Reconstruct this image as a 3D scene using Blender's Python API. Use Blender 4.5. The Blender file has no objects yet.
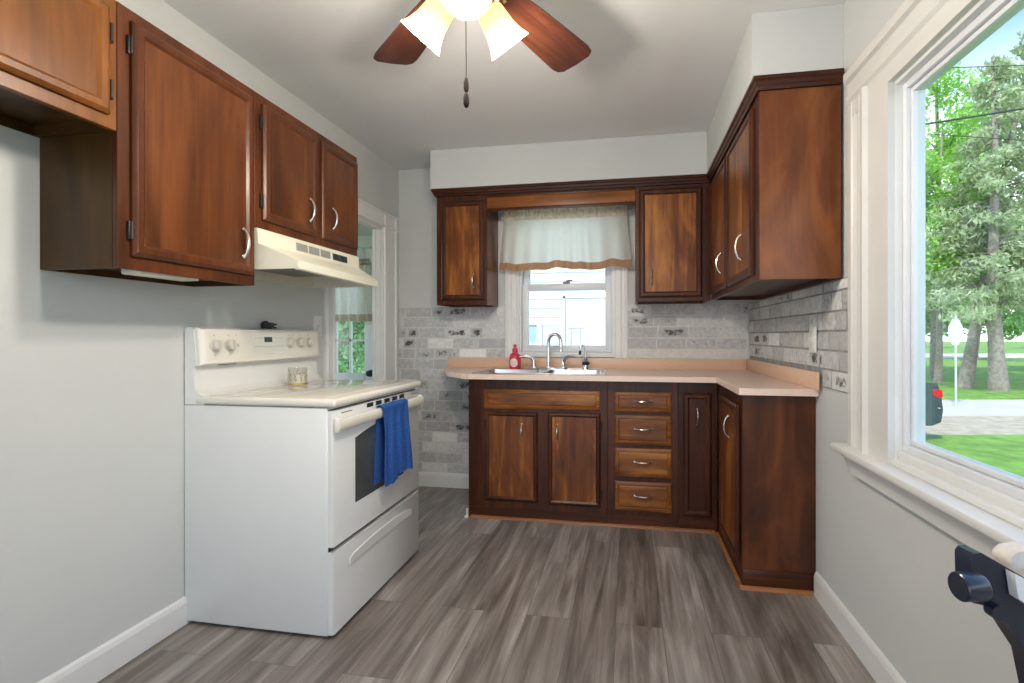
import bpy, bmesh, math, random
from mathutils import Vector, Matrix
import numpy as np
random.seed(7); RNG = np.random.default_rng(7)
SC = bpy.context.scene
COL = SC.collection
PI = math.pi
R = math.radians

# ------------------------------------------------------------------ camera
cd = bpy.data.cameras.new('camera'); cam = bpy.data.objects.new('camera', cd); COL.objects.link(cam)
cam.location = (0, 0, 1.1514)
YAW, PITCH, ROLL = R(9.954), R(.084), R(.065)
cam.matrix_world = (Matrix.Translation(cam.location) @ Matrix.Rotation(YAW, 4, 'Z')
                    @ Matrix.Rotation(PI/2 - PITCH, 4, 'X') @ Matrix.Rotation(-ROLL, 4, 'Z'))
cd.sensor_width = 36; cd.lens = 36*490.73/1024
cd.shift_x = -(542.23-512)/1024; cd.shift_y = (336.30-341.5)/1024
cd.clip_start = .02; cd.clip_end = 500
SC.camera = cam
# ------------------------------------------------------------------ view, sky, sun
SC.view_settings.view_transform = 'Standard'; SC.view_settings.look = 'None'
SC.view_settings.gamma = 1; SC.view_settings.use_curve_mapping = False
SC.view_settings.exposure = 0.68
SKY = 2.1; SUN = 3.2
w = bpy.data.worlds.new('sky'); SC.world = w; w.use_nodes = True
nt = w.node_tree; nt.nodes.clear()
tc = nt.nodes.new('ShaderNodeTexCoord'); sp = nt.nodes.new('ShaderNodeSeparateXYZ')
cr = nt.nodes.new('ShaderNodeValToRGB'); bg = nt.nodes.new('ShaderNodeBackground'); wo = nt.nodes.new('ShaderNodeOutputWorld')
nt.links.new(tc.outputs['Generated'], sp.inputs[0]); nt.links.new(sp.outputs['Z'], cr.inputs[0])
cr.color_ramp.elements[0].position = 0.0; cr.color_ramp.elements[0].color = (.90, .93, .96, 1)
cr.color_ramp.elements[1].position = .43; cr.color_ramp.elements[1].color = (.15, .26, .48, 1)
e = cr.color_ramp.elements.new(.24); e.color = (.80, .88, .97, 1)
nt.links.new(cr.outputs[0], bg.inputs[0]); bg.inputs[1].default_value = SKY
nt.links.new(bg.outputs[0], wo.inputs[0])
sl = bpy.data.lights.new('sun', 'SUN'); sl.energy = SUN; sl.angle = R(6); sl.color = (1, .97, .92)
so = bpy.data.objects.new('sun', sl); COL.objects.link(so)
so.rotation_euler = Vector((.35, .62, -.95)).to_track_quat('-Z', 'Y').to_euler()
FAN_WATT = 12.5

# ------------------------------------------------------------------ materials
def newmat(name):
    m = bpy.data.materials.new(name); m.use_nodes = True
    t = m.node_tree; b = t.nodes['Principled BSDF']
    return m, t, b
def N(t, kind, **kw):
    n = t.nodes.new('ShaderNode'+kind)
    for k, v in kw.items(): setattr(n, k, v)
    return n
def ramp(t, stops):
    n = t.nodes.new('ShaderNodeValToRGB'); r = n.color_ramp
    r.elements[0].position, r.elements[0].color = stops[0][0], (*stops[0][1], 1)
    r.elements[1].position, r.elements[1].color = stops[-1][0], (*stops[-1][1], 1)
    for p, c in stops[1:-1]:
        e = r.elements.new(p); e.color = (*c, 1)
    return n
def srgb(r, g, b):
    f = lambda c: (c/255/12.92) if c/255 <= .04045 else ((c/255+.055)/1.055)**2.4
    return (f(r), f(g), f(b))
def plain(name, col, rough=.5, metal=0, var=.06, scale=12, bump=0, bscale=80, coat=0, spec=.5):
    m, t, b = newmat(name)
    co = N(t, 'TexCoord'); no = N(t, 'TexNoise'); no.inputs['Scale'].default_value = scale; no.inputs['Detail'].default_value = 4
    t.links.new(co.outputs['Object'], no.inputs['Vector'])
    lo = tuple(max(0, c*(1-var)) for c in col); hi = tuple(min(1, c*(1+var)) for c in col)
    rp = ramp(t, [(.3, lo), (.7, hi)]); t.links.new(no.outputs['Fac'], rp.inputs[0])
    t.links.new(rp.outputs[0], b.inputs['Base Color'])
    b.inputs['Roughness'].default_value = rough; b.inputs['Metallic'].default_value = metal
    b.inputs['Coat Weight'].default_value = coat; b.inputs['Specular IOR Level'].default_value = spec
    if bump:
        n2 = N(t, 'TexNoise'); n2.inputs['Scale'].default_value = bscale; n2.inputs['Detail'].default_value = 3
        t.links.new(co.outputs['Object'], n2.inputs['Vector'])
        bp = N(t, 'Bump'); bp.inputs['Strength'].default_value = bump; bp.inputs['Distance'].default_value = .004
        t.links.new(n2.outputs['Fac'], bp.inputs['Height']); t.links.new(bp.outputs[0], b.inputs['Normal'])
    return m
def wood(name, dark, mid, light, axis='z', rough=.36, coat=.12, patch=.5, sc=1.0):
    """stained wood: fine grain stretched along axis and large blotches of stain"""
    m, t, b = newmat(name)
    co = N(t, 'TexCoord'); oi = N(t, 'ObjectInfo')
    add = N(t, 'VectorMath', operation='ADD'); t.links.new(co.outputs['Object'], add.inputs[0])
    mul = N(t, 'VectorMath', operation='SCALE'); mul.inputs[0].default_value = (7.3, 3.1, 5.7)
    t.links.new(oi.outputs['Random'], mul.inputs['Scale']); t.links.new(mul.outputs[0], add.inputs[1])
    mp = N(t, 'Mapping')
    s = [26*sc, 26*sc, 26*sc]; s['xyz'.index(axis)] = 1.7*sc
    mp.inputs['Scale'].default_value = s
    t.links.new(add.outputs[0], mp.inputs[0])
    n1 = N(t, 'TexNoise'); n1.inputs['Scale'].default_value = 1.0; n1.inputs['Detail'].default_value = 7
    n1.inputs['Roughness'].default_value = .62; n1.inputs['Distortion'].default_value = .9
    t.links.new(mp.outputs[0], n1.inputs['Vector'])
    mp2 = N(t, 'Mapping'); s2 = [5*sc]*3; s2['xyz'.index(axis)] = 1.6*sc; mp2.inputs['Scale'].default_value = s2
    t.links.new(add.outputs[0], mp2.inputs[0])
    n2 = N(t, 'TexNoise'); n2.inputs['Scale'].default_value = 1.0; n2.inputs['Detail'].default_value = 4; n2.inputs['Distortion'].default_value = 1.2
    t.links.new(mp2.outputs[0], n2.inputs['Vector'])
    mx = N(t, 'Mix'); mx.inputs[0].default_value = patch
    t.links.new(n1.outputs['Fac'], mx.inputs[2]); t.links.new(n2.outputs['Fac'], mx.inputs[3])
    rp = ramp(t, [(.32, dark), (.5, mid), (.68, light)]); t.links.new(mx.outputs[0], rp.inputs[0])
    t.links.new(rp.outputs[0], b.inputs['Base Color'])
    b.inputs['Roughness'].default_value = rough; b.inputs['Specular IOR Level'].default_value = .28; b.inputs['Coat Weight'].default_value = coat; b.inputs['Coat Roughness'].default_value = .25
    bp = N(t, 'Bump'); bp.inputs['Strength'].default_value = .12; bp.inputs['Distance'].default_value = .002
    t.links.new(n1.outputs['Fac'], bp.inputs['Height']); t.links.new(bp.outputs[0], b.inputs['Normal'])
    return m
def floor_mat():
    m, t, b = newmat('grey_oak_planks')
    co = N(t, 'TexCoord')
    mp = N(t, 'Mapping'); mp.inputs['Rotation'].default_value = (0, 0, PI/2); mp.inputs['Location'].default_value = (.31, .05, 0)
    t.links.new(co.outputs['Object'], mp.inputs[0])
    br = N(t, 'TexBrick'); br.offset = .37; br.offset_frequency = 2
    br.inputs['Color1'].default_value = (0, 0, 0, 1); br.inputs['Color2'].default_value = (1, 1, 1, 1); br.inputs['Mortar'].default_value = (.5, .5, .5, 1)
    br.inputs['Scale'].default_value = 1; br.inputs['Mortar Size'].default_value = .0011; br.inputs['Mortar Smooth'].default_value = .2
    br.inputs['Brick Width'].default_value = 1.22; br.inputs['Row Height'].default_value = .182
    t.links.new(mp.outputs[0], br.inputs['Vector'])
    sc = N(t, 'VectorMath', operation='SCALE'); sc.inputs['Scale'].default_value = 13.0
    t.links.new(br.outputs['Color'], sc.inputs[0])
    add = N(t, 'VectorMath', operation='ADD'); t.links.new(co.outputs['Object'], add.inputs[0]); t.links.new(sc.outputs[0], add.inputs[1])
    m1 = N(t, 'Mapping'); m1.inputs['Scale'].default_value = (18, .95, 1); t.links.new(add.outputs[0], m1.inputs[0])
    n1 = N(t, 'TexNoise'); n1.inputs['Scale'].default_value = 1; n1.inputs['Detail'].default_value = 9; n1.inputs['Roughness'].default_value = .66; n1.inputs['Distortion'].default_value = 1.4
    t.links.new(m1.outputs[0], n1.inputs['Vector'])
    m2 = N(t, 'Mapping'); m2.inputs['Scale'].default_value = (7, .9, 1); t.links.new(add.outputs[0], m2.inputs[0])
    n2 = N(t, 'TexNoise'); n2.inputs['Scale'].default_value = 1; n2.inputs['Detail'].default_value = 3; n2.inputs['Distortion'].default_value = 2.2
    t.links.new(m2.outputs[0], n2.inputs['Vector'])
    mx = N(t, 'Mix'); mx.inputs[0].default_value = .42
    t.links.new(n1.outputs['Fac'], mx.inputs[2]); t.links.new(n2.outputs['Fac'], mx.inputs[3])
    ad = N(t, 'Math', operation='MULTIPLY_ADD'); ad.inputs[1].default_value = .10; ad.inputs[2].default_value = -.05
    t.links.new(br.outputs['Color'], ad.inputs[0])
    a2 = N(t, 'Math', operation='ADD'); t.links.new(mx.outputs[0], a2.inputs[0]); t.links.new(ad.outputs[0], a2.inputs[1])
    rp = ramp(t, [(.31, srgb(72, 63, 57)), (.43, srgb(110, 101, 95)), (.54, srgb(139, 131, 125)), (.68, srgb(178, 171, 166))])
    t.links.new(a2.outputs[0], rp.inputs[0])
    mm = N(t, 'Mix', data_type='RGBA'); t.links.new(br.outputs['Fac'], mm.inputs[0]); t.links.new(rp.outputs[0], mm.inputs[6]); mm.inputs[7].default_value = (*srgb(88, 82, 78), 1)
    t.links.new(mm.outputs[2], b.inputs['Base Color'])
    b.inputs['Roughness'].default_value = .32
    bp = N(t, 'Bump'); bp.inputs['Strength'].default_value = .10; bp.inputs['Distance'].default_value = .002
    t.links.new(n1.outputs['Fac'], bp.inputs['Height']); t.links.new(bp.outputs[0], b.inputs['Normal'])
    return m
def brick_mat():
    """whitewashed brick: per-brick tone, dark worn blotch where the wash is thin (attributes tone, wear, face)"""
    m, t, b = newmat('whitewashed_brick')
    co = N(t, 'TexCoord')
    at = N(t, 'Attribute'); at.attribute_name = 'brick'
    sx = N(t, 'SeparateColor'); t.links.new(at.outputs['Color'], sx.inputs[0])   # r tone, g wear, b distance to centre
    n1 = N(t, 'TexNoise'); n1.inputs['Scale'].default_value = 46; n1.inputs['Detail'].default_value = 6; n1.inputs['Roughness'].default_value = .7
    t.links.new(co.outputs['Object'], n1.inputs['Vector'])
    base = ramp(t, [(0, srgb(180, 180, 180)), (.5, srgb(215, 215, 214)), (1, srgb(238, 237, 235))])
    s1 = N(t, 'Math', operation='MULTIPLY_ADD'); s1.inputs[1].default_value = 1.7; s1.inputs[2].default_value = -.85
    t.links.new(n1.outputs['Fac'], s1.inputs[0])
    s2 = N(t, 'Math', operation='ADD'); t.links.new(s1.outputs[0], s2.inputs[0]); t.links.new(sx.outputs[0], s2.inputs[1])
    t.links.new(s2.outputs[0], base.inputs[0])
    # wear mask = smoothstep(noise + wear*face - k)
    wf = N(t, 'Math', operation='MULTIPLY'); t.links.new(sx.outputs[1], wf.inputs[0]); t.links.new(sx.outputs[2], wf.inputs[1])
    n3 = N(t, 'TexNoise'); n3.inputs['Scale'].default_value = 24; n3.inputs['Detail'].default_value = 7; n3.inputs['Roughness'].default_value = .72; n3.inputs['Distortion'].default_value = .6
    t.links.new(co.outputs['Object'], n3.inputs['Vector'])
    am = N(t, 'Math', operation='MULTIPLY_ADD'); am.inputs[1].default_value = 2.6; am.inputs[2].default_value = -.95; t.links.new(n3.outputs['Fac'], am.inputs[0])
    wa = N(t, 'Math', operation='MULTIPLY_ADD'); wa.inputs[1].default_value = .78; t.links.new(wf.outputs[0], wa.inputs[0]); t.links.new(am.outputs[0], wa.inputs[2])
    mr = N(t, 'MapRange'); mr.inputs['From Min'].default_value = .78; mr.inputs['From Max'].default_value = 1.3; mr.interpolation_type = 'SMOOTHSTEP'
    t.links.new(wa.outputs[0], mr.inputs['Value'])
    mm = N(t, 'Mix', data_type='RGBA'); t.links.new(mr.outputs[0], mm.inputs[0]); t.links.new(base.outputs[0], mm.inputs[6]); mm.inputs[7].default_value = (*srgb(78, 75, 73), 1)
    t.links.new(mm.outputs[2], b.inputs['Base Color']); b.inputs['Roughness'].default_value = .8
    bp = N(t, 'Bump'); bp.inputs['Strength'].default_value = .5; bp.inputs['Distance'].default_value = .004
    t.links.new(n1.outputs['Fac'], bp.inputs['Height']); t.links.new(bp.outputs[0], b.inputs['Normal'])
    return m
def glass_mat(name, tint=(.93, .97, .96), refl=1.0):
    m = bpy.data.materials.new(name); m.use_nodes = True; t = m.node_tree; t.nodes.clear()
    o = N(t, 'OutputMaterial'); tr = N(t, 'BsdfTransparent'); gl = N(t, 'BsdfGlossy'); mx = N(t, 'MixShader'); fr = N(t, 'LayerWeight'); pw = N(t, 'Math', operation='POWER'); ml = N(t, 'Math', operation='MULTIPLY_ADD')
    no = N(t, 'TexNoise'); no.inputs['Scale'].default_value = 2.0
    rp = ramp(t, [(.3, tuple(c*.985 for c in tint)), (.7, tint)]); t.links.new(no.outputs['Fac'], rp.inputs[0])
    t.links.new(rp.outputs[0], tr.inputs[0]); gl.inputs['Roughness'].default_value = .02; fr.inputs['Blend'].default_value = .5
    t.links.new(fr.outputs['Facing'], pw.inputs[0]); pw.inputs[1].default_value = 5; t.links.new(pw.outputs[0], ml.inputs[0]); ml.inputs[1].default_value = .45; ml.inputs[2].default_value = .025
    t.links.new(ml.outputs[0], mx.inputs[0]); t.links.new(tr.outputs[0], mx.inputs[1]); t.links.new(gl.outputs[0], mx.inputs[2]); t.links.new(mx.outputs[0], o.inputs[0])
    return m
def cloth(name, col, trans=.35, var=.08, scale=60, stretch=None):
    m, t, b = newmat(name)
    o = t.nodes['Material Output']
    co = N(t, 'TexCoord'); no = N(t, 'TexNoise'); no.inputs['Scale'].default_value = scale; no.inputs['Detail'].default_value = 5
    t.links.new(co.outputs['Object'], no.inputs['Vector'])
    rp = ramp(t, [(.3, tuple(c*(1-var) for c in col)), (.7, tuple(min(1, c*(1+var)) for c in col))]); t.links.new(no.outputs['Fac'], rp.inputs[0])
    t.links.new(rp.outputs[0], b.inputs['Base Color']); b.inputs['Roughness'].default_value = .95; b.inputs['Specular IOR Level'].default_value = .1
    bp = N(t, 'Bump'); bp.inputs['Strength'].default_value = .3; bp.inputs['Distance'].default_value = .002
    t.links.new(no.outputs['Fac'], bp.inputs['Height']); t.links.new(bp.outputs[0], b.inputs['Normal'])
    if trans:
        tl = N(t, 'BsdfTranslucent'); t.links.new(rp.outputs[0], tl.inputs[0]); mx = N(t, 'MixShader'); mx.inputs[0].default_value = trans
        t.links.new(b.outputs[0], mx.inputs[1]); t.links.new(tl.outputs[0], mx.inputs[2]); t.links.new(mx.outputs[0], o.inputs[0])
    return m
def leafmat(name, dark, light, scale=.9):
    m, t, b = newmat(name); o = t.nodes['Material Output']
    co = N(t, 'TexCoord'); no = N(t, 'TexNoise'); no.inputs['Scale'].default_value = scale; no.inputs['Detail'].default_value = 6; no.inputs['Roughness'].default_value = .75
    t.links.new(co.outputs['Object'], no.inputs['Vector'])
    rp = ramp(t, [(.3, dark), (.7, light)]); t.links.new(no.outputs['Fac'], rp.inputs[0])
    t.links.new(rp.outputs[0], b.inputs['Base Color']); b.inputs['Roughness'].default_value = .7
    tl = N(t, 'BsdfTranslucent'); t.links.new(rp.outputs[0], tl.inputs[0]); mx = N(t, 'MixShader'); mx.inputs[0].default_value = .4
    t.links.new(b.outputs[0], mx.inputs[1]); t.links.new(tl.outputs[0], mx.inputs[2]); t.links.new(mx.outputs[0], o.inputs[0])
    return m
def glow(name, col, strength, base=(.9, .88, .82)):
    m, t, b = newmat(name)
    co = N(t, 'TexCoord'); no = N(t, 'TexNoise'); no.inputs['Scale'].default_value = 5
    t.links.new(co.outputs['Object'], no.inputs['Vector'])
    rp = ramp(t, [(.3, tuple(c*.97 for c in col)), (.7, col)]); t.links.new(no.outputs['Fac'], rp.inputs[0])
    b.inputs['Base Color'].default_value = (*base, 1); t.links.new(rp.outputs[0], b.inputs['Emission Color']); b.inputs['Emission Strength'].default_value = strength
    b.inputs['Roughness'].default_value = .3
    return m
M = {}
M['wall'] = plain('wall_paint', srgb(203, 205, 203), .75, var=.015, scale=3, bump=.08, bscale=160)
M['ceiling'] = plain('ceiling_paint', srgb(226, 226, 225), .85, var=.012, scale=2, bump=.06, bscale=120)
M['white'] = plain('white_trim_paint', srgb(228, 228, 226), .4, var=.02, scale=6)
M['casing'] = plain('cream_trim_paint', srgb(214, 213, 209), .42, var=.025, scale=8)
M['vinyl'] = plain('white_vinyl', srgb(226, 229, 233), .35, var=.01)
M['floor'] = floor_mat()
M['brick'] = brick_mat()
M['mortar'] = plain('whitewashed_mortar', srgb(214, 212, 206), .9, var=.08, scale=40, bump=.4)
M['mortar_shaded'] = plain('shaded_mortar', srgb(150, 148, 144), .9, var=.25, scale=30, bump=.4)  # darker mortar copy: shade in the right wall's joints put into the colour
# cabinets on the left are redder; the ones at the sink darker with amber panels
M['redv'] = wood('red_brown_wood', srgb(56, 27, 11), srgb(82, 42, 18), srgb(106, 57, 26), 'z')
M['redpan'] = wood('red_brown_panel', srgb(58, 29, 13), srgb(86, 46, 21), srgb(114, 66, 32), 'z', patch=.6)
M['redh'] = wood('red_brown_rail', srgb(64, 32, 13), srgb(92, 50, 22), srgb(118, 68, 32), 'y')
M['amber'] = wood('amber_wood', srgb(88, 50, 18), srgb(118, 70, 27), srgb(142, 89, 38), 'z', patch=.6)
M['side'] = wood('olive_brown_side', srgb(50, 33, 12), srgb(68, 46, 18), srgb(84, 58, 25), 'z', patch=.7, coat=0)
M['darkv'] = wood('dark_brown_wood', srgb(42, 17, 6), srgb(64, 29, 11), srgb(92, 47, 20), 'z', patch=.4, coat=.05)
M['darkh'] = wood('dark_brown_rail', srgb(42, 17, 6), srgb(62, 29, 11), srgb(90, 47, 20), 'x', patch=.4, coat=.05)
M['panv'] = wood('worn_panel', srgb(54, 24, 8), srgb(112, 60, 20), srgb(182, 118, 50), 'z', patch=.6)
M['panh'] = wood('worn_drawer_panel', srgb(68, 33, 10), srgb(124, 72, 28), srgb(174, 116, 54), 'x', patch=.5)
M['valance'] = wood('valance_wood', srgb(96, 52, 18), srgb(132, 78, 32), srgb(158, 102, 48), 'x', patch=.5)
M['end'] = wood('end_panel_wood', srgb(70, 35, 14), srgb(102, 55, 24), srgb(134, 79, 38), 'z', patch=.8, rough=.34, coat=.2)
M['endlow'] = wood('lower_end_panel_wood', srgb(50, 24, 11), srgb(74, 38, 18), srgb(106, 59, 30), 'z', patch=.8, rough=.4)
M['shoe'] = wood('orange_shoe_moulding', srgb(120, 72, 40), srgb(150, 98, 58), srgb(172, 120, 78), 'x', patch=.4)
M['blade'] = wood('walnut_blade', srgb(40, 18, 12), srgb(66, 32, 21), srgb(94, 52, 33), 'x', patch=.5, sc=1.2)
M['laminate'] = plain('pink_beige_laminate', srgb(230, 204, 188), .32, var=.03, scale=60)
M['lamback'] = plain('tan_laminate', srgb(220, 184, 156), .35, var=.03, scale=60)
M['steel'] = plain('brushed_steel', (.62, .62, .63), .28, 1, var=.05)
M['chrome'] = plain('chrome', (.72, .72, .74), .12, 1, var=.02)
M['nickel'] = plain('nickel_pull', (.74, .70, .64), .22, 1, var=.03)
M['black'] = plain('black_plastic', (.018, .018, .02), .4, var=.1)
M['blackmetal'] = plain('dark_bronze', (.022, .018, .015), .5, .2, var=.1)
M['stove'] = plain('white_enamel', srgb(226, 226, 222), .25, var=.008, coat=.2)
M['bisque'] = plain('cream_enamel', srgb(226, 222, 210), .2, var=.008, coat=.3)
M['knob'] = plain('cream_knob', srgb(204, 199, 186), .35, var=.01)
M['cookglass'] = plain('cream_ceramic_glass', srgb(220, 214, 202), .06, var=.02, coat=.5)
M['hood'] = plain('cream_hood_enamel', srgb(228, 224, 206), .3, var=.01)
M['grey'] = plain('grey_metal', (.22, .21, .19), .5, .5, var=.1)
M['ventgrey'] = plain('grey_vent', (.33, .33, .31), .6, var=.1)
M['ovenglass'] = plain('dark_oven_glass', (.07, .085, .085), .08, var=.15, coat=.6)
M['print'] = plain('grey_print', (.42, .42, .41), .5, var=.05)
M['display'] = plain('dark_display', (.03, .04, .04), .2, var=.1)
M['towel'] = cloth('blue_terry', srgb(48, 86, 152), 0, var=.28, scale=140)
M['curtain'] = cloth('cream_curtain', srgb(254, 250, 243), .8, var=.015)
M['linen'] = cloth('linen_trim', srgb(186, 146, 112), .3, var=.16, scale=140)
M['linenhead'] = cloth('cream_print_header', srgb(236, 222, 198), .5, var=.16, scale=40)
M['greycurtain'] = cloth('grey_linen_curtain', srgb(238, 234, 226), .6, var=.05)
M['greylinen'] = cloth('grey_linen_hem', srgb(196, 184, 166), .3, var=.1, scale=140)
M['glass'] = glass_mat('window_glass')
M['jarglass'] = glass_mat('jar_glass', (.96, .96, .94))
M['wax'] = plain('cream_wax', srgb(226, 220, 204), .6, var=.03)
M['gold'] = plain('gold_band', (.55, .38, .12), .3, .8, var=.1)
M['redplastic'] = plain('red_soap', srgb(206, 60, 76), .25, var=.05)
M['label'] = plain('pink_label', srgb(240, 204, 204), .5, var=.1, scale=60)
M['plate'] = plain('switch_plate_plastic', srgb(230, 230, 226), .4, var=.01)
M['chain'] = plain('dark_wood_chain', (.012, .009, .008), .9, var=.1, spec=.05)
M['brass'] = plain('antique_brass', (.42, .27, .10), .3, 1, var=.08)
def shade_mat():
    m, t, b = newmat('lit_frosted_glass'); at = N(t, 'Attribute'); at.attribute_name = 'along'
    sx = N(t, 'SeparateColor'); t.links.new(at.outputs['Color'], sx.inputs[0])
    no = N(t, 'TexNoise'); no.inputs['Scale'].default_value = 6
    ad = N(t, 'Math', operation='MULTIPLY_ADD'); ad.inputs[1].default_value = .1; t.links.new(no.outputs['Fac'], ad.inputs[0]); t.links.new(sx.outputs[0], ad.inputs[2])
    rp = ramp(t, [(.05, (1.0, .46, .04)), (.45, (1, .68, .20)), (.85, (1, .93, .80))]); t.links.new(ad.outputs[0], rp.inputs[0])
    b.inputs['Base Color'].default_value = (.9, .86, .78, 1); t.links.new(rp.outputs[0], b.inputs['Emission Color']); b.inputs['Emission Strength'].default_value = 1.35
    b.inputs['Roughness'].default_value = .3
    return m
M['shade'] = shade_mat()
M['bulb'] = glow('lit_bulb', (1, .9, .7), 6)
M['navy'] = plain('navy_metal', srgb(26, 32, 48), .28, var=.08, coat=.3)
M['cushion'] = cloth('off_white_fleece', srgb(222, 214, 204), 0, var=.06, scale=90)
M['grip'] = plain('dark_grip_end', (.012, .013, .018), .5, var=.1)

# ------------------------------------------------------------------ object helpers
def tag(o, label=None, cat=None, group=None, kind=None):
    if label: o['label'] = label
    if cat: o['category'] = cat
    if group: o['group'] = group
    if kind: o['kind'] = kind
    return o
def empty(name, loc=(0, 0, 0), label=None, cat=None, group=None, kind=None):
    o = bpy.data.objects.new(name, None); COL.objects.link(o); o.location = loc; o.empty_display_size = .1
    return tag(o, label, cat, group, kind)
def rootloc(o):
    v = Vector((0, 0, 0))
    while o: v += Vector(o.location); o = o.parent
    return v
def obj(name, bm, mat, parent=None, smooth=35, label=None, recalc=True):
    """link bm (world coordinates) as one mesh object under parent"""
    if recalc: bmesh.ops.recalc_face_normals(bm, faces=bm.faces)
    if parent: bmesh.ops.translate(bm, verts=bm.verts, vec=-rootloc(parent))
    me = bpy.data.meshes.new(name); bm.to_mesh(me); bm.free()
    for mm in (mat if isinstance(mat, (list, tuple)) else [mat]): me.materials.append(mm)
    if smooth:
        me.polygons.foreach_set('use_smooth', [True]*len(me.polygons)); me.set_sharp_from_angle(angle=R(smooth))
    o = bpy.data.objects.new(name, me); COL.objects.link(o)
    if parent: o.parent = parent
    if label: o['label'] = label
    return o
def raw(name, verts, faces, mat, parent=None, label=None):
    me = bpy.data.meshes.new(name)
    if parent:
        l = rootloc(parent); verts = [(v[0]-l.x, v[1]-l.y, v[2]-l.z) for v in verts]
    me.from_pydata(verts, [], faces); me.materials.append(mat)
    o = bpy.data.objects.new(name, me); COL.objects.link(o)
    if parent: o.parent = parent
    if label: o['label'] = label
    return o
def nb(): return bmesh.new()
IDM = lambda u, n, z: (u, n, z)
def bx(bm, a0, a1, b0, b1, c0, c1, bev=0, f=None, seg=2, mi=0):
    """box; f maps (u,n,z) to the world"""
    t = bmesh.new()
    vs = [t.verts.new((x, y, z)) for x in (min(a0, a1), max(a0, a1)) for y in (min(b0, b1), max(b0, b1)) for z in (min(c0, c1), max(c0, c1))]
    for q in ((0, 1, 3, 2), (4, 6, 7, 5), (0, 4, 5, 1), (2, 3, 7, 6), (0, 2, 6, 4), (1, 5, 7, 3)): t.faces.new([vs[i] for i in q])
    if bev: bmesh.ops.bevel(t, geom=t.edges[:], offset=bev, segments=seg, affect='EDGES', profile=.5, clamp_overlap=True)
    mp = {}
    for v in t.verts: mp[v] = bm.verts.new(f(*v.co) if f else v.co)
    for fc in t.faces:
        nf = bm.faces.new([mp[v] for v in fc.verts]); nf.material_index = mi
    t.free()
def prism(bm, pts, n0, n1, f, bev=0, mi=0):
    """extrude 2-D outline pts (a,b) from n0 to n1; f(a,b,n) to the world"""
    t = bmesh.new()
    lo = [t.verts.new((a, b, n0)) for a, b in pts]; hi = [t.verts.new((a, b, n1)) for a, b in pts]
    k = len(pts)
    t.faces.new(lo[::-1]); t.faces.new(hi)
    for i in range(k): t.faces.new((lo[i], lo[(i+1) % k], hi[(i+1) % k], hi[i]))
    if bev:
        es = [e for e in t.edges if e.calc_face_angle(0) > .5]
        bmesh.ops.bevel(t, geom=es, offset=bev, segments=2, affect='EDGES', profile=.5, clamp_overlap=True)
    mp = {v: bm.verts.new(f(*v.co)) for v in t.verts}
    for fc in t.faces:
        nf = bm.faces.new([mp[v] for v in fc.verts]); nf.material_index = mi
    t.free()
def tube(bm, pts, rad, seg=10, mi=0, cap=True, flat=None):
    pts = [Vector(p) for p in pts]; n = len(pts)
    rads = rad if isinstance(rad, (list, tuple)) else [rad]*n
    prev = None; rings = []
    for i, p in enumerate(pts):
        d = (pts[min(i+1, n-1)]-pts[max(i-1, 0)]).normalized()
        if prev is None:
            a = Vector((0, 0, 1)) if abs(d.z) < .9 else Vector((1, 0, 0))
            s = d.cross(a).normalized()
        else:
            s = (prev-d*prev.dot(d)).normalized()
        prev = s; q = d.cross(s)
        rings.append([bm.verts.new(p+(s*math.cos(2*PI*k/seg)+q*math.sin(2*PI*k/seg))*rads[i]) for k in range(seg)])
    for i in range(n-1):
        for k in range(seg):
            bm.faces.new((rings[i][k], rings[i][(k+1) % seg], rings[i+1][(k+1) % seg], rings[i+1][k])).material_index = mi
    if cap:
        bm.faces.new(rings[0][::-1]).material_index = mi; bm.faces.new(rings[-1]).material_index = mi
def lathe(bm, prof, c=(0, 0, 0), ax=(0, 0, 1), seg=28, mi=0, cap=True):
    """revolve prof [(r, h)] about axis ax through c"""
    ax = Vector(ax).normalized(); c = Vector(c)
    s = ax.orthogonal().normalized(); q = ax.cross(s)
    rings = []
    for r_, h in prof:
        if r_ < 1e-6: rings.append([bm.verts.new(c+ax*h)])
        else: rings.append([bm.verts.new(c+ax*h+(s*math.cos(2*PI*k/seg)+q*math.sin(2*PI*k/seg))*r_) for k in range(seg)])
    for A_, B_ in zip(rings, rings[1:]):
        for k in range(seg):
            k2 = (k+1) % seg
            if len(A_) == 1 and len(B_) == 1: continue
            if len(A_) == 1: f = bm.faces.new((A_[0], B_[k2], B_[k]))
            elif len(B_) == 1: f = bm.faces.new((A_[k], A_[k2], B_[0]))
            else: f = bm.faces.new((A_[k], A_[k2], B_[k2], B_[k]))
            f.material_index = mi
    if cap:
        if len(rings[0]) > 1: bm.faces.new(rings[0][::-1]).material_index = mi
        if len(rings[-1]) > 1: bm.faces.new(rings[-1]).material_index = mi
def loops(bm, rects, f, mi=0, capfirst=True, caplast=True):
    """rects [(u0,u1,z0,z1,n)] bridged one to the next"""
    rg = []
    for u0, u1, z0, z1, n in rects:
        rg.append([bm.verts.new(f(u, n, z)) for u, z in ((u0, z0), (u1, z0), (u1, z1), (u0, z1))])
    for A_, B_ in zip(rg, rg[1:]):
        for k in range(4): bm.faces.new((A_[k], A_[(k+1) % 4], B_[(k+1) % 4], B_[k])).material_index = mi
    if capfirst: bm.faces.new(rg[0][::-1]).material_index = mi
    if caplast: bm.faces.new(rg[-1]).material_index = mi
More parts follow.
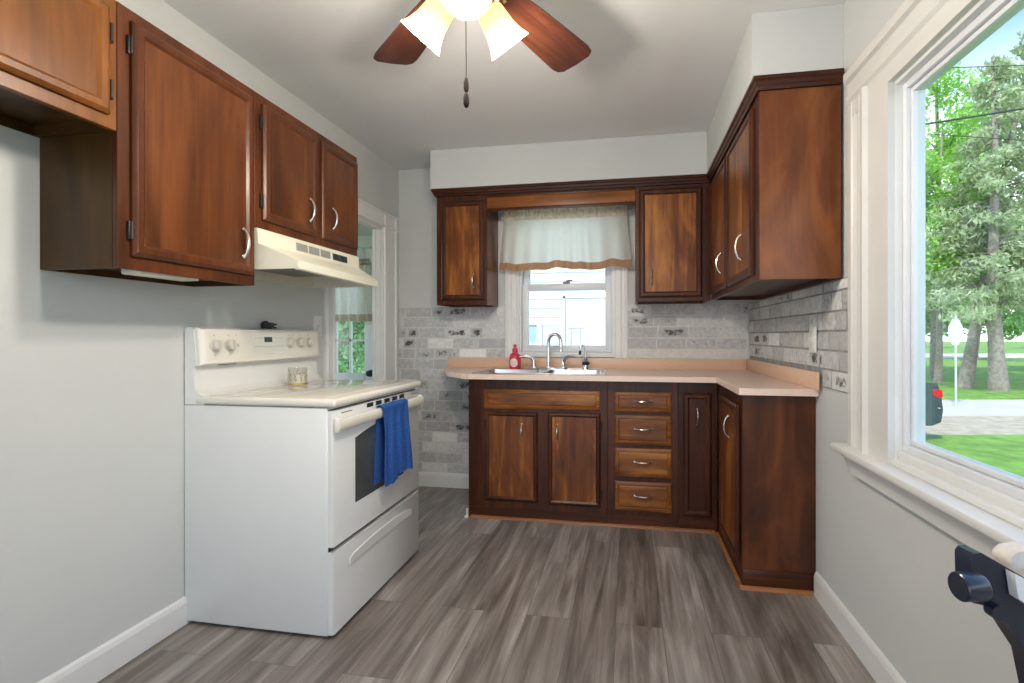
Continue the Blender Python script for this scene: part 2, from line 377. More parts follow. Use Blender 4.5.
def sheet(name, fn, nu, nv, mat, parent=None, thick=.002, label=None, smooth=60):
    """cloth-like grid from fn(s,t) with thickness"""
    bm = nb(); g = [[bm.verts.new(fn(i/nu, j/nv)) for j in range(nv+1)] for i in range(nu+1)]
    for i in range(nu):
        for j in range(nv): bm.faces.new((g[i][j], g[i+1][j], g[i+1][j+1], g[i][j+1]))
    bmesh.ops.recalc_face_normals(bm, faces=bm.faces)
    if thick: bmesh.ops.solidify(bm, geom=bm.faces[:], thickness=thick)
    return obj(name, bm, mat, parent, smooth, label)
def copy_thing(root, loc, label=None):
    c = root.copy(); COL.objects.link(c); c.location = loc
    if label: c['label'] = label
    for ch in list(root.children):
        d = ch.copy(); COL.objects.link(d); d.parent = c
        for g in list(ch.children):
            h = g.copy(); COL.objects.link(h); h.parent = d
    return c

# ------------------------------------------------------------------ room shell
LW, RW, BW, ZC = -1.754, .822, 3.56, 2.435
Y0 = -2.1                     # the room runs on behind the camera and is left open for sky light
def wall_hole(name, a0, a1, z0, z1, h, f, mat=None, t=.13):
    """wall from n=0 (room side) to n=t with one hole h=(u0,u1,z0,z1)"""
    bm = nb(); u0, u1, v0, v1 = h
    bx(bm, a0, u0, 0, t, z0, z1, f=f); bx(bm, u1, a1, 0, t, z0, z1, f=f)
    bx(bm, u0, u1, 0, t, v1, z1, f=f)
    if v0 > z0: bx(bm, u0, u1, 0, t, z0, v0, f=f)
    return tag(obj(name, bm, mat or M['wall'], smooth=0), kind='structure')
fL = lambda u, n, z: (LW-n, u, z)
fR = lambda u, n, z: (RW+n, u, z)
fB = lambda u, n, z: (u, BW+n, z)
DY0, DY1, DZ = 2.69, 3.284, 1.93          # doorway in the left wall
WY0, WY1, WZ0, WZ1 = .42, 1.716, .76, 1.945   # picture window in the right wall
BX0, BX1, BZ0, BZ1 = -.795, -.105, 1.01, 2.05  # window over the sink
wall_left = wall_hole('wall_left', Y0, BW+.13, -.02, ZC, (DY0, DY1, -.02, DZ), fL, t=.06)
wall_right = wall_hole('wall_right', Y0, BW+.13, -.02, ZC, (WY0, WY1, WZ0, WZ1), fR, t=.08)
wall_back = wall_hole('wall_back', LW, RW, -.02, ZC, (BX0, BX1, BZ0, BZ1), fB, t=.13)
b = nb(); bx(b, LW-.06, RW+.08, Y0, BW+.13, -.12, 0); FLOOR = tag(obj('floor', b, M['floor'], smooth=0), kind='structure')
b = nb(); bx(b, LW-.06, RW+.08, Y0, BW+.13, ZC, ZC+.1); tag(obj('ceiling', b, M['ceiling'], smooth=0), kind='structure')
# soffit above the wall cabinets
b = nb(); SOX, SOY, SOZ = .487, 3.216, 2.168
prism(b, [(-1.35, SOY), (SOX, SOY), (SOX, 2.072), (RW-.001, 2.072), (RW-.001, BW-.001), (-1.35, BW-.001)], SOZ, ZC-.001, lambda a, c, n: (a, c, n))
tag(obj('soffit', b, M['wall'], smooth=0), kind='structure')
def baseboard(name, pts0, pts1, f, mat=None):
    bm = nb(); prof = [(0, 0), (.014, 0), (.014, .085), (.010, .1), (.004, .108), (0, .108)]
    prism(bm, prof, pts0, pts1, f)
    return tag(obj(name, bm, mat or M['white'], smooth=0), kind='structure')
baseboard('baseboard_left', Y0, DY0-.085, lambda a, c, n: (LW+.0005+a, n, c+.0005))
baseboard('baseboard_right', Y0, 2.345, lambda a, c, n: (RW-.0005-a, n, c+.0005))
baseboard('baseboard_back', LW+.02, -1.012, lambda a, c, n: (n, BW-.0115-a, c+.0005))

# brick facing: every course of bricks in relief, one mesh per wall, mortar behind
def bricks(name, parent, f, areas, z0, z1, mortar, seed, wear_p):
    rnd = random.Random(seed); bm = nb(); lay = bm.loops.layers.color.new('brick')
    ch = .0795; k = int(math.ceil((z1-z0)/ch))
    for i in range(k):
        za = z0+i*ch; zb = min(za+ch, z1)
        if zb-za < .02: continue
        u = -3-rnd.random()*.2
        while u < 5:
            wd = rnd.choice([.10, .10, .16, .20, .205, .21])
            ua, ub = u+.0045, u+wd-.0045; u += wd
            for (p0, p1, q0, q1) in areas:
                a0, a1 = max(ua, p0), min(ub, p1)
                if a1-a0 < .018 or za < q0-.004 or zb > q1+.03: continue
                c0, c1 = za+.0045, min(zb-.0045, q1)
                tone = min(1, max(0, rnd.gauss(.5, .2))); wear = rnd.random(); wear = (.75+.6*rnd.random()) if wear < wear_p else .12*rnd.random()
                hgt = .007+.004*rnd.random(); tl = [rnd.uniform(-.0015, .0015) for _ in range(4)]
                # front face as a 3x3 patch so the worn blotch fades towards the edges
                us = [a0, a0+(a1-a0)*.28, a0+(a1-a0)*.72, a1]; zs = [c0, c0+(c1-c0)*.3, c0+(c1-c0)*.7, c1]
                g = [[bm.verts.new(f(uu, hgt+(0 if 0 < x < 3 and 0 < y < 3 else -.002)+tl[(x > 1)*2+(y > 1)]*.6, zz)) for y, zz in enumerate(zs)] for x, uu in enumerate(us)]
                fs = []
                for x in range(3):
                    for y in range(3): fs.append((bm.faces.new((g[x][y], g[x+1][y], g[x+1][y+1], g[x][y+1])), x, y))
                ring = [g[0][0], g[1][0], g[2][0], g[3][0], g[3][1], g[3][2], g[3][3], g[2][3], g[1][3], g[0][3], g[0][2], g[0][1]]
                bk = []
                for v in ring:
                    co = v.co.copy(); bk.append(bm.verts.new(co))
                # push the back ring to the wall
                n0 = Vector(f(0, 0, 0)); n1 = Vector(f(0, 1, 0)); nd = (n1-n0)
                for v in bk: v.co -= nd*((v.co-n0).dot(nd)-.0005)
                for q in range(12): fs.append((bm.faces.new((ring[q], ring[(q+1) % 12], bk[(q+1) % 12], bk[q])), -1, -1))
                cen = {g[x][y] for x in (1, 2) for y in (1, 2)}
                for fc, x, y in fs:
                    for lp in fc.loops: lp[lay] = (tone, min(1, wear), 1.0 if lp.vert in cen else .25, 1)
    o = obj(name, bm, M['brick'], parent, 30)
    mb = nb()
    for p0, p1, q0, q1 in areas: bx(mb, p0, p1, .0004, .0045, q0, q1, f=f)
    obj('mortar', mb, mortar, parent, 0)
    return o
gB = lambda u, n, z: (u, BW-n, z)
gR = lambda u, n, z: (RW-n, u, z)
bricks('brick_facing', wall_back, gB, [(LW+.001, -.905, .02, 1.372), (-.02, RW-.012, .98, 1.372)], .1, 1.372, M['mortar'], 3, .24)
bricks('brick_facing', wall_right, gR, [(1.992, 2.272, .93, 1.372), (2.272, BW-.012, .985, 1.372)], .93, 1.372, M['mortar_shaded'], 11, .3)

# ------------------------------------------------------------------ picture window, right wall (window_1)
W1 = empty('window_1', (RW, 1.06, .7), kind='structure')
b = nb()
# built-up side casings and head: stepped boards
def vcas(y_out, y_in, sgn):
    # fluted board
    x = lambda n: RW-n
    prof = [(0, .0), (.0, .022), (.03, .024), (.036, .017), (.05, .022), (.062, .016), (.085, .024), (.105, .018), (.118, .032), (.14, .034), (.150, .020), (.28, .020), (.28, 0)]
    return [(y_out+sgn*a, x(n)) for a, n in prof]
pr = vcas(1.985, 1.704, -1); prism(b, pr, .745, 2.0, lambda a, c, n: (c, a, n))
pr = vcas(.135, .42, 1); prism(b, pr, .745, 2.0, lambda a, c, n: (c, a, n))
obj('side_casing', b, M['casing'], W1, 20)
b = nb()
hp = [(1.945, RW), (1.945, RW-.020), (2.0, RW-.021), (2.012, RW-.030), (2.03, RW-.030), (2.038, RW-.022), (2.075, RW-.024), (2.083, RW-.036), (2.112, RW-.038), (2.125, RW-.028), (2.125, RW)]
prism(b, hp, .135, 1.985, lambda z, x, y: (x, y, z))
obj('head_casing', b, M['casing'], W1, 20)
b = nb(); bx(b, .755, RW+.005, .08, 2.03, .718, .745, .008); obj('stool', b, M['white'], W1)
b = nb()
prism(b, [(RW-.0005, .718), (.772, .718), (.772, .708), (.785, .690), (.796, .668), (.798, .648), (RW-.0005, .645)], .12, 1.96, lambda x, z, y: (x, y, z)); obj('apron', b, M['white'], W1, 50)
b = nb()   # jamb liner and stepped sills
bx(b, RW, RW+.08, WY1-.012, WY1+.0, WZ0, WZ1); bx(b, RW, RW+.08, WY0, WY0+.012, WZ0, WZ1); bx(b, RW, RW+.08, WY0, WY1, WZ1-.012, WZ1)
bx(b, RW-.012, RW+.02, WY0, WY1, .7452, .7635, .003); bx(b, RW+.006, RW+.08, WY0+.012, WY1-.012, .7605, .790, .004)
obj('jamb', b, M['white'], W1, 30)
b = nb()   # vinyl frame
def ringframe(bm, y0, y1, z0, z1, wd, x0, x1, bev=.003):
    bx(bm, x0, x1, y0, y0+wd, z0, z1, bev); bx(bm, x0, x1, y1-wd, y1, z0, z1, bev)
    bx(bm, x0, x1, y0+wd*.9, y1-wd*.9, z0, z0+wd, bev); bx(bm, x0, x1, y0+wd*.9, y1-wd*.9, z1-wd, z1, bev)
ringframe(b, WY0+.012, WY1-.012, .79, WZ1-.012, .022, RW+.021, RW+.074)
obj('frame', b, M['vinyl'], W1, 30)
b = nb(); ringframe(b, WY0+.036, WY1-.036, .814, WZ1-.036, .014, RW+.032, RW+.066, .002); obj('glazing_bead', b, M['vinyl'], W1, 30)
b = nb(); bx(b, RW+.042, RW+.046, WY0+.046, WY1-.046, .824, WZ1-.046); obj('glass', b, M['glass'], W1, 0)

# ------------------------------------------------------------------ window over the sink (window_2)
W2 = empty('window_2', (-.45, BW, 1.0), kind='structure')
b = nb()
def wcas(x_out, sgn):
    prof = [(0, 0), (0, .02), (.016, .022), (.022, .015), (.04, .015), (.05, .02), (.085, .02), (.09, .012), (.1, .012), (.1, 0)]
    return [(x_out+sgn*a, BW-.0005-n) for a, n in prof]
prism(b, wcas(-.90, 1), .99, 2.06, lambda a, c, n: (a, c, n)); prism(b, wcas(-.005, -1), .99, 2.06, lambda a, c, n: (a, c, n))
bx(b, -.90, -.005, BW-.022, BW-.0005, 2.055, 2.15); obj('casing', b, M['white'], W2, 20)
b = nb(); bx(b, -.80, -.10, BW-.03, BW+.12, .995, 1.03, .004); obj('stool', b, M['white'], W2)
b = nb(); bx(b, BX0, BX0+.012, BW, BW+.13, 1.03, BZ1); bx(b, BX1-.012, BX1, BW, BW+.13, 1.03, BZ1); bx(b, BX0, BX1, BW, BW+.13, BZ1-.012, BZ1); obj('jamb', b, M['white'], W2, 0)
def sash(x0, x1, z0, z1, y0, y1, sw, bw, tw):
    bm = nb(); bx(bm, x0, x0+sw, y0, y1, z0, z1, .004); bx(bm, x1-sw, x1, y0, y1, z0, z1, .004)
    bx(bm, x0+sw*.8, x1-sw*.8, y0, y1, z0, z0+bw, .004); bx(bm, x0+sw*.8, x1-sw*.8, y0, y1, z1-tw, z1, .004)
    s = obj('sash', bm, M['vinyl'], W2, 30)
    bm = nb(); bx(bm, x0+sw*.9, x1-sw*.9, (y0+y1)/2-.002, (y0+y1)/2+.002, z0+bw*.9, z1-tw*.9); obj('glass', bm, M['glass'], s, 0)
    return s
s = sash(BX0+.013, BX1-.013, 1.031, 1.535, BW+.035, BW+.068, .046, .047, .045)
b = nb(); bx(b, -.475, -.425, BW+.028, BW+.06, 1.536, 1.55, .003); tube(b, [(-.45, BW+.03, 1.552), (-.43, BW+.022, 1.556), (-.405, BW+.02, 1.556)], .005, 8); obj('sash_lock', b, M['grey'], s)
sash(BX0+.013, BX1-.013, 1.49, BZ1-.013, BW+.075, BW+.108, .05, .05, .05)

# ------------------------------------------------------------------ doorway in the left wall (door_1) and the entry beyond it
D1 = empty('door_1', (LW, 2.99, 0), kind='structure')
b = nb()
cp = [(0, 0), (0, .016), (.02, .026), (.035, .026), (.042, .018), (.165, .018), (.175, .024), (.2, .024), (.205, .014), (.216, .012), (.216, 0)]
prism(b, [(3.50-a, LW+n+.0005) for a, n in cp], .001, 2.05, lambda a, c, n: (c, a, n))
prism(b, [(2.605+a*.39, LW+n+.0005) for a, n in cp], .001, 2.05, lambda a, c, n: (c, a, n))
prism(b, [(2.05-a*.55, LW+n*1.05+.0005) for a, n in cp], 2.605, 3.50, lambda a, c, n: (c, n, a))
obj('casing', b, M['white'], D1, 20)
b = nb(); bx(b, LW-.06, LW, DY1-.012, DY1, 0.001, DZ); bx(b, LW-.06, LW, DY0, DY0+.012, 0.001, DZ); bx(b, LW-.06, LW, DY0, DY1, DZ-.012, DZ)
bx(b, LW-.058, LW-.035, DY1-.022, DY1-.012, 0.001, DZ-.012); obj('jamb', b, M['white'], D1, 0)
EX, EY, EZ = LW-.06, 4.2, 2.3              # entry: runs left of the wall, outside door in its far wall
DX0, DX1, DZ2 = -3.12, -2.285, 1.965
b = nb(); u0, u1 = DX0-.03, DX1+.03
bx(b, -3.6, u0, EY, EY+.13, 0, EZ); bx(b, u1, EX, EY, EY+.13, 0, EZ); bx(b, u0, u1, EY, EY+.13, DZ2+.03, EZ)
tag(obj('wall_entry_far', b, M['wall'], smooth=0), kind='structure')
wall_hole('wall_entry_left', 2.3, EY+.13, -.02, EZ, (2.42, 4.1, .4, 2.2), lambda u, n, z: (-3.6-n, u, z))  # unseen opening, added to let daylight into the entry
b = nb(); bx(b, EX, EX+.1, BW+.13, EY+.13, -.02, EZ); tag(obj('wall_entry_right', b, M['wall'], smooth=0), kind='structure')
b = nb(); bx(b, -3.73, EX, 2.17, 2.3, -.02, EZ); tag(obj('wall_entry_near', b, M['wall'], smooth=0), kind='structure')
b = nb(); bx(b, -3.73, EX+.0, 2.17, EY+.13, EZ, EZ+.1); bx(b, EX, EX+.1, BW+.13, EY+.13, EZ, EZ+.1); tag(obj('ceiling_entry', b, M['ceiling'], smooth=0), kind='structure')
b = nb(); bx(b, -3.73, EX-.0, 2.17, EY+.13, -.12, 0); bx(b, EX, EX+.1, BW+.13, EY+.13, -.12, -.02); tag(obj('floor_entry', b, M['floor'], smooth=0), kind='structure')
D2 = empty('door_2', (-2.7, EY, 0), kind='structure')
b = nb(); bx(b, DX0-.1, DX0-.004, EY-.02, EY+.05, 0.001, DZ2+.11, .004); bx(b, DX1+.004, DX1+.1, EY-.02, EY+.05, 0.001, DZ2+.11, .004); bx(b, DX0-.1, DX1+.1, EY-.022, EY+.05, DZ2+.006, DZ2+.11, .004); obj('casing', b, M['white'], D2, 30)
GX0, GX1, GZ0, GZ1 = -2.88, -2.43, .80, 1.72
b = nb(); y0, y1 = EY+.03, EY+.072
bx(b, DX0, GX0, y0, y1, .008, DZ2, .002); bx(b, GX1, DX1, y0, y1, .008, DZ2, .002); bx(b, GX0-.01, GX1+.01, y0, y1, GZ1, DZ2, .002); bx(b, GX0-.01, GX1+.01, y0, y1, .008, GZ0, .002)
for k in (1, 2): bx(b, GX0+k*.15-.009, GX0+k*.15+.009, y0+.004, y1-.004, GZ0-.01, GZ1+.01)
for z in (1.108, 1.414): bx(b, GX0-.01, GX1+.01, y0+.004, y1-.004, z-.009, z+.009)
LEAF = obj('door_leaf', b, M['white'], D2, 30)
b = nb(); bx(b, GX0-.005, GX1+.005, EY+.049, EY+.053, GZ0-.005, GZ1+.005); obj('glass', b, M['glass'], LEAF, 0)
b = nb(); lathe(b, [(.0, .07), (.022, .068), (.029, .055), (.024, .04), (.012, .03), (.012, .012), (.032, .010), (.032, 0)], (-2.357, EY+.03, .803), (0, -1, 0)); obj('knob', b, M['blackmetal'], LEAF)

# ------------------------------------------------------------------ cabinets
fcB = lambda y: (lambda u, n, z: (u, y-n, z))
fcL = lambda x: (lambda u, n, z: (x+n, u, z))
fcR = lambda x: (lambda u, n, z: (x-n, u, z))
def pull(bm, f, u, z, L=.096, horiz=False, n0=.018, r=.0042):
    pts = []; rs = []
    for i in range(13):
        t = i/12; a = (t-.5)*L; n = n0+.003+.020*math.sin(PI*t)**.7
        if i in (0, 12): n = n0-.001
        pts.append(f(u+a, n, z) if horiz else f(u, n, z+a)); rs.append(r*(1.7 if i in (0, 12) else 1.0+.35*math.sin(PI*t)))
    tube(bm, pts, rs, 8)
    for s in (-1, 1):
        c = f(u+s*L/2, n0, z) if horiz else f(u, n0, z+s*L/2); ax = Vector(f(0, 1, 0))-Vector(f(0, 0, 0))
        lathe(bm, [(.0075, .0), (.0075, .002), (.004, .004)], c, ax, 12)
def door(cab, f, u0, u1, z0, z1, mf, mp, hnd=None, fw=.028, hinge=None, horiz=False, kind='door', n0=.001, lift=.0):
    b = nb()
    g = lambda i, n: (u0+i, u1-i, z0+i, z1-i, n0+n+lift)
    loops(b, [g(0, 0), g(0, .009), g(.004, .013), g(.012, .017), g(fw, .017), g(fw+.004, .0145), g(fw+.010, .010), g(fw+.0105, .003)], f, caplast=False)
    d = obj(kind, b, mf, cab, 25)
    b = nb(); i = fw+.0095; bx(b, u0+i, u1-i, n0+.002+lift, n0+.0105+lift, z0+i, z1-i, f=f); obj('panel', b, mp, d, 0)
    if hnd:
        b = nb(); pull(b, f, hnd[0], hnd[1], hnd[2] if len(hnd) > 2 else .096, horiz, n0+.017+lift); obj('handle', b, M['nickel'], d, 40)
    if hinge is not None:
        for z in (z0+.075, z1-.075):
            b = nb(); s = -1 if hinge == 0 else 1; uh = u0 if hinge == 0 else u1
            bx(b, uh+s*.001, uh+s*.011, .0005, .010+lift, z-.028, z+.028, .002, f=f)
            p0, p1 = f(uh+s*.003, .012+lift, z-.026), f(uh+s*.003, .012+lift, z+.026); tube(b, [p0, p1], .0042, 8)
            obj('hinge', b, M['blackmetal'], d, 40)
    return d
def drawer(cab, f, u0, u1, z0, z1, mf, mp, hnd=None, kind='drawer'):
    b = nb(); g = lambda i, n: (u0+i, u1-i, z0+i, z1-i, n+.001)
    loops(b, [g(0, 0), g(0, .010), g(.004, .013), g(.009, .015), g(.020, .0165), g(.024, .013), g(.0245, .003)], f, caplast=False)
    d = obj(kind, b, mf, cab, 20)
    b = nb(); loops(b, [(u0+.0235, u1-.0235, z0+.0235, z1-.0235, .003), (u0+.0235, u1-.0235, z0+.0235, z1-.0235, .013), (u0+.032, u1-.032, z0+.032, z1-.032, .0155)], f); obj('panel', b, mp, d, 0)
    if hnd:
        b = nb(); pull(b, f, hnd[0], hnd[1], .10, True, .0165); obj('handle', b, M['nickel'], d, 40)
    return d
def carcass(cab, f, u0, u1, z0, z1, depth, mside, mface, top=True, rec=.02, openend=(True, True), mleft=None):
    b = nb(); t = .016
    bx(b, u0, u0+t, -depth, -.0195, z0, z1, f=f); bx(b, u1-t, u1, -depth, -.0195, z0, z1, f=f)
    bx(b, u0+t, u1-t, -depth, -depth+.006, z0, z1, f=f)
    if top: bx(b, u0+t, u1-t, -depth, -.0195, z1-t, z1, f=f)
    bx(b, u0+t, u1-t, -depth+.006, -.0195, z0+rec, z0+rec+t, f=f)
    obj('carcass', b, mside, cab, 0)
    b = nb(); bx(b, u0, u1, -.019, 0, z0, z1, .0015, f=f, seg=1); obj('face_frame', b, mface, cab, 30)
# --- left wall
XF = -1.472; f = fcL(XF); dep = XF-LW-.001
c = empty('wall_cabinet', (LW, .78, 1.75), 'short wall cabinet over the empty fridge space, cut by the left edge of the photo', 'cabinet')
carcass(c, f, .36, 1.1985, 1.75, 2.132, dep, M['side'], M['amber'], rec=.03)
door(c, f, .79, 1.172, 1.786, 2.098, M['amber'], M['amber'], hinge=1)
door(c, f, .39, .772, 1.786, 2.098, M['amber'], M['amber'], hinge=0)
c = empty('wall_cabinet', (LW, 1.47, 1.35), 'tall single-door wall cabinet hanging left of the range hood', 'cabinet')
carcass(c, f, 1.20, 1.7345, 1.352, 2.132, dep, M['side'], M['redv'], rec=.022)
door(c, f, 1.236, 1.716, 1.392, 2.096, M['redv'], M['redpan'], (1.658, 1.508, .105), hinge=0)
c = empty('wall_cabinet', (LW, 2.11, 1.585), 'short double-door wall cabinet directly above the range hood', 'cabinet')
carcass(c, f, 1.736, 2.489, 1.586, 2.132, dep, M['side'], M['redv'], rec=.012)
door(c, f, 1.770, 2.128, 1.624, 2.096, M['redv'], M['redpan'], (2.060, 1.735, .10), hinge=0)
door(c, f, 2.160, 2.478, 1.624, 2.096, M['redv'], M['redpan'], (2.237, 1.735, .10))
b = nb(); bx(b, -1.565, -1.495, 1.285, 1.50, 1.345, 1.3735, .004); t = obj('under_cabinet_light', b, M['hood']); tag(t, 'flat cream light fixture under the tall wall cabinet', 'light')
# --- back wall
YF = 3.25; f = fcB(YF); dep = BW-YF-.012
c = empty('wall_cabinet', (-1.14, BW, 1.365), 'narrow dark wall cabinet left of the sink window', 'cabinet')
carcass(c, f, -1.318, -.956, 1.366, 2.118, dep, M['end'], M['darkv'])
door(c, f, -1.283, -.972, 1.396, 2.080, M['darkv'], M['panv'], (-1.047, 1.527, .088))
c = empty('wall_cabinet', (.27, BW, 1.365), 'dark single-door wall cabinet right of the sink window', 'cabinet')
carcass(c, f, .047, .5135, 1.372, 2.118, dep, M['end'], M['darkv'])
door(c, f, .068, .462, 1.396, 2.094, M['darkv'], M['panv'], (.146, 1.527, .092))
c = empty('valance_board', (-.455, YF, 2.0), 'brown wooden board bridging the cabinets above the sink window', 'valance')
b = nb(); bx(b, -.955, .046, -.018, 0, 2.005, 2.118, .002, f=f); obj('board', b, M['valance'], c)
b = nb(); bx(b, -.955, .046, .0, .006, 2.005, 2.023, .002, f=f); bx(b, -.955, .046, .0, .006, 2.098, 2.118, .002, f=f); obj('bead', b, M['darkh'], c)
# --- right wall
XR = .514; f = fcR(XR); dep = RW-XR-.013
c = empty('wall_cabinet', (RW, 2.65, 1.37), 'double-door wall cabinet on the right wall beside the big window', 'cabinet')
carcass(c, f, 2.074, 3.2285, 1.372, 2.118, dep, M['darkv'], M['darkv'])
door(c, f, 2.690, 3.170, 1.402, 2.092, M['darkv'], M['panv'], (2.80, 1.545, .105), n0=.001)
door(c, f, 2.150, 2.655, 1.402, 2.092, M['darkv'], M['panv'], (2.315, 1.545, .11))
b = nb(); bx(b, XR+.0, RW-.013, 2.0655, 2.0735, 1.372, 2.118, .001); obj('end_panel', b, M['end'], c, 0, label='lighter brown end panel')
# crown moulding under the soffit
b = nb()
def crown(pts_n, path):
    vs = []
    for (p, out) in path: vs.append([b.verts.new((p[0]+out[0]*n, p[1]+out[1]*n, z)) for n, z in pts_n])
    k = len(pts_n)
    for A_, B_ in zip(vs, vs[1:]):
        for i in range(k): b.faces.new((A_[i], A_[(i+1) % k], B_[(i+1) % k], B_[i]))
    b.faces.new(vs[0]); b.faces.new(vs[-1][::-1])
cp = [(.0008, 2.119), (.010, 2.119), (.014, 2.130), (.020, 2.136), (.024, 2.148), (.030, 2.152), (.030, 2.167), (.0008, 2.167)]
crown(cp, [((-1.318, BW-.014), (-1, 0)), ((-1.318, YF), (-1, -1)), ((XR, YF), (-1, -1)), ((XR, 2.0655), (-1, -1)), ((RW-.013, 2.0655), (0, -1))])
tag(obj('trim_1', b, M['darkh'], smooth=25), kind='structure')
# --- base cabinets
YB = 2.99; f = fcB(YB); ZT = .882; dep = BW-YB-.014
def base(name, label, u0, u1, f, dep, mside, front, toe=True):
    c = empty(name, (0, 0, 0), label, 'cabinet')
    b = nb(); t = .016
    bx(b, u0, u0+t, -dep, -.0195, 0.002, ZT, f=f); bx(b, u1-t, u1, -dep, -.0195, 0.002, ZT, f=f); bx(b, u0+t, u1-t, -dep, -dep+.006, 0.002, ZT, f=f)
    bx(b, u0+t, u1-t, -dep+.006, -.0195, .09, .106, f=f); obj('carcass', b, mside, c, 0)
    b = nb(); bx(b, u0, u1, -.019, 0, .072, ZT, .001, f=f, seg=1); obj('face_frame', b, front, c, 0)
    b = nb(); bx(b, u0, u1, -.019, -.003, 0.002, .071, f=f); obj('toe_board', b, M['darkh'], c, 0)
    return c
c = base('base_cabinet', 'double-door base cabinet under the kitchen sink', -1.0, -.124, f, dep, M['darkv'], M['darkv'])
drawer(c, f, -.895, -.170, .695, .815, M['panh'], M['panh'], kind='false_drawer_front')
door(c, f, -.890, -.553, .118, .676, M['darkv'], M['panv'], (-.652, .556, .09), fw=.018, hinge=0)
door(c, f, -.488, -.166, .112, .680, M['darkv'], M['panv'], (-.430, .556, .09), fw=.018, hinge=1)
c = base('base_cabinet', 'base cabinet of four stacked drawers right of the sink doors', -.123, .288, f, dep, M['darkv'], M['darkv'])
for z0, z1 in ((.694, .814), (.500, .676), (.306, .478), (.102, .278)):
    drawer(c, f, -.080, .250, z0, z1, M['panh'], M['panh'], (.087, (z0+z1)/2+.006))
c = base('base_cabinet', 'narrow dark single-door base cabinet in the inner corner', .289, .5105, f, dep, M['darkv'], M['darkv'])
door(c, f, .316, .476, .090, .814, M['darkv'], M['darkv'], (.397, .675, .088), fw=.026)
f = fcR(.512); dep = RW-.512-.002
c = base('base_cabinet', 'shallow base cabinet against the right wall, big bare end panel facing the room', 2.366, 2.970, f, dep, M['darkv'], M['darkv'])
door(c, f, 2.40, 2.83, .10, .826, M['darkv'], M['panv'], (2.556, .70, .105), fw=.026, lift=.004)
b = nb(); bx(b, .5125, RW-.002, 2.358, 2.3655, .09, ZT, .001); obj('end_panel', b, M['endlow'], c, 0, label='broad reddish brown end panel')
b = nb(); bx(b, .5125, RW-.002, 2.353, 2.3655, .002, .09, .003); obj('end_base_board', b, M['darkh'], c)
# orange shoe mouldings
def shoe(name, p0, p1, out):
    bm = nb(); p0 = Vector(p0); p1 = Vector(p1); o = Vector(out)
    pr = [(0, 0), (.015, 0), (.014, .006), (.010, .012), (.004, .0155), (0, .016)]
    A_ = [bm.verts.new(p0+o*a+Vector((0, 0, z+.0006))) for a, z in pr]; B_ = [bm.verts.new(p1+o*a+Vector((0, 0, z+.0006))) for a, z in pr]
    for i in range(6): bm.faces.new((A_[i], A_[(i+1) % 6], B_[(i+1) % 6], B_[i]))
    bm.faces.new(A_); bm.faces.new(B_[::-1]); tag(obj(name, bm, M['shoe'], smooth=50), kind='structure')
shoe('trim_3', (-.985, YB-.0005, 0), (.4955, YB-.0005, 0), (0, -1, 0))
shoe('trim_4', (.5115, 2.352, 0), (.5115, 2.973, 0), (-1, 0, 0))
shoe('trim_5', (.4965, 2.3525, 0), (RW-.016, 2.3525, 0), (0, -1, 0))
# ------------------------------------------------------------------ countertop, sink, tap
CT = empty('countertop', (-.3, 3.2, .884), 'pink beige laminate worktop with a clipped left corner, running round to the right wall', 'worktop')
SX0, SX1, SY0, SY1 = -.97, -.137, 2.965, 3.47
b = nb()
out = [(-1.35, 3.537), (-1.335, 3.44), (-1.215, 3.16), (-1.17, 3.075), (-1.02, 2.915), (-.97, 2.893), (.489, 2.893), (.489, 2.322), (RW-.0025, 2.322), (RW-.0025, 3.537)]
hole = [(SX0+.012, SY0+.012), (SX1-.012, SY0+.012), (SX1-.012, SY1-.012), (SX0+.012, SY1-.012)]
def ring(z, pts): return [b.verts.new((x, y, z)) for x, y in pts]
o1, h1, o0, h0 = ring(.914, out), ring(.914, hole), ring(.8835, out), ring(.8835, hole)
for o_, h_ in ((o1, h1), (o0, h0)):
    es = []
    for lp in (o_, h_):
        for i in range(len(lp)): es.append(b.edges.new((lp[i], lp[(i+1) % len(lp)])))
    bmesh.ops.triangle_fill(b, edges=es, use_beauty=True)
for A_, B_ in ((o1, o0), (h1, h0)):
    for i in range(len(A_)):
        j = (i+1) % len(A_); b.faces.new((A_[i], A_[j], B_[j], B_[i]))
obj('slab', b, M['laminate'], CT, 0)
b = nb(); bx(b, -1.352, .795, 3.5375, 3.547, .90, .989, .002); obj('backsplash', b, M['lamback'], CT, 30, label='tan laminate upstand')
b = nb(); bx(b, .7955, .8055, 2.272, 3.5365, .9145, .992, .002); obj('side_splash', b, M['lamback'], CT, 30, label='tan laminate upstand on the right wall')
SK = empty('sink', (-.55, 3.2, .914), 'stainless steel double-bowl sink set in the worktop below the window', 'sink')
b = nb(); z = .9148
bowls = [(-.945, -.575, 2.995, 3.33), (-.535, -.165, 2.995, 3.33)]
o_ = [b.verts.new((x, y, z)) for x, y in ((SX0, SY0), (SX1, SY0), (SX1, SY1), (SX0, SY1))]
es = [b.edges.new((o_[i], o_[(i+1) % 4])) for i in range(4)]
hs = []
for x0, x1, y0, y1 in bowls:
    q = []
    for cx, cy, a0 in ((x1-.05, y1-.05, 0), (x0+.05, y1-.05, 90), (x0+.05, y0+.05, 180), (x1-.05, y0+.05, 270)):
        for k in range(5): a = R(a0+k*22.5); q.append(b.verts.new((cx+.05*math.cos(a), cy+.05*math.sin(a), z+.0015)))
    hs.append((q, x0, x1, y0, y1)); es += [b.edges.new((q[i], q[(i+1) % len(q)])) for i in range(len(q))]
bmesh.ops.triangle_fill(b, edges=es, use_beauty=True)
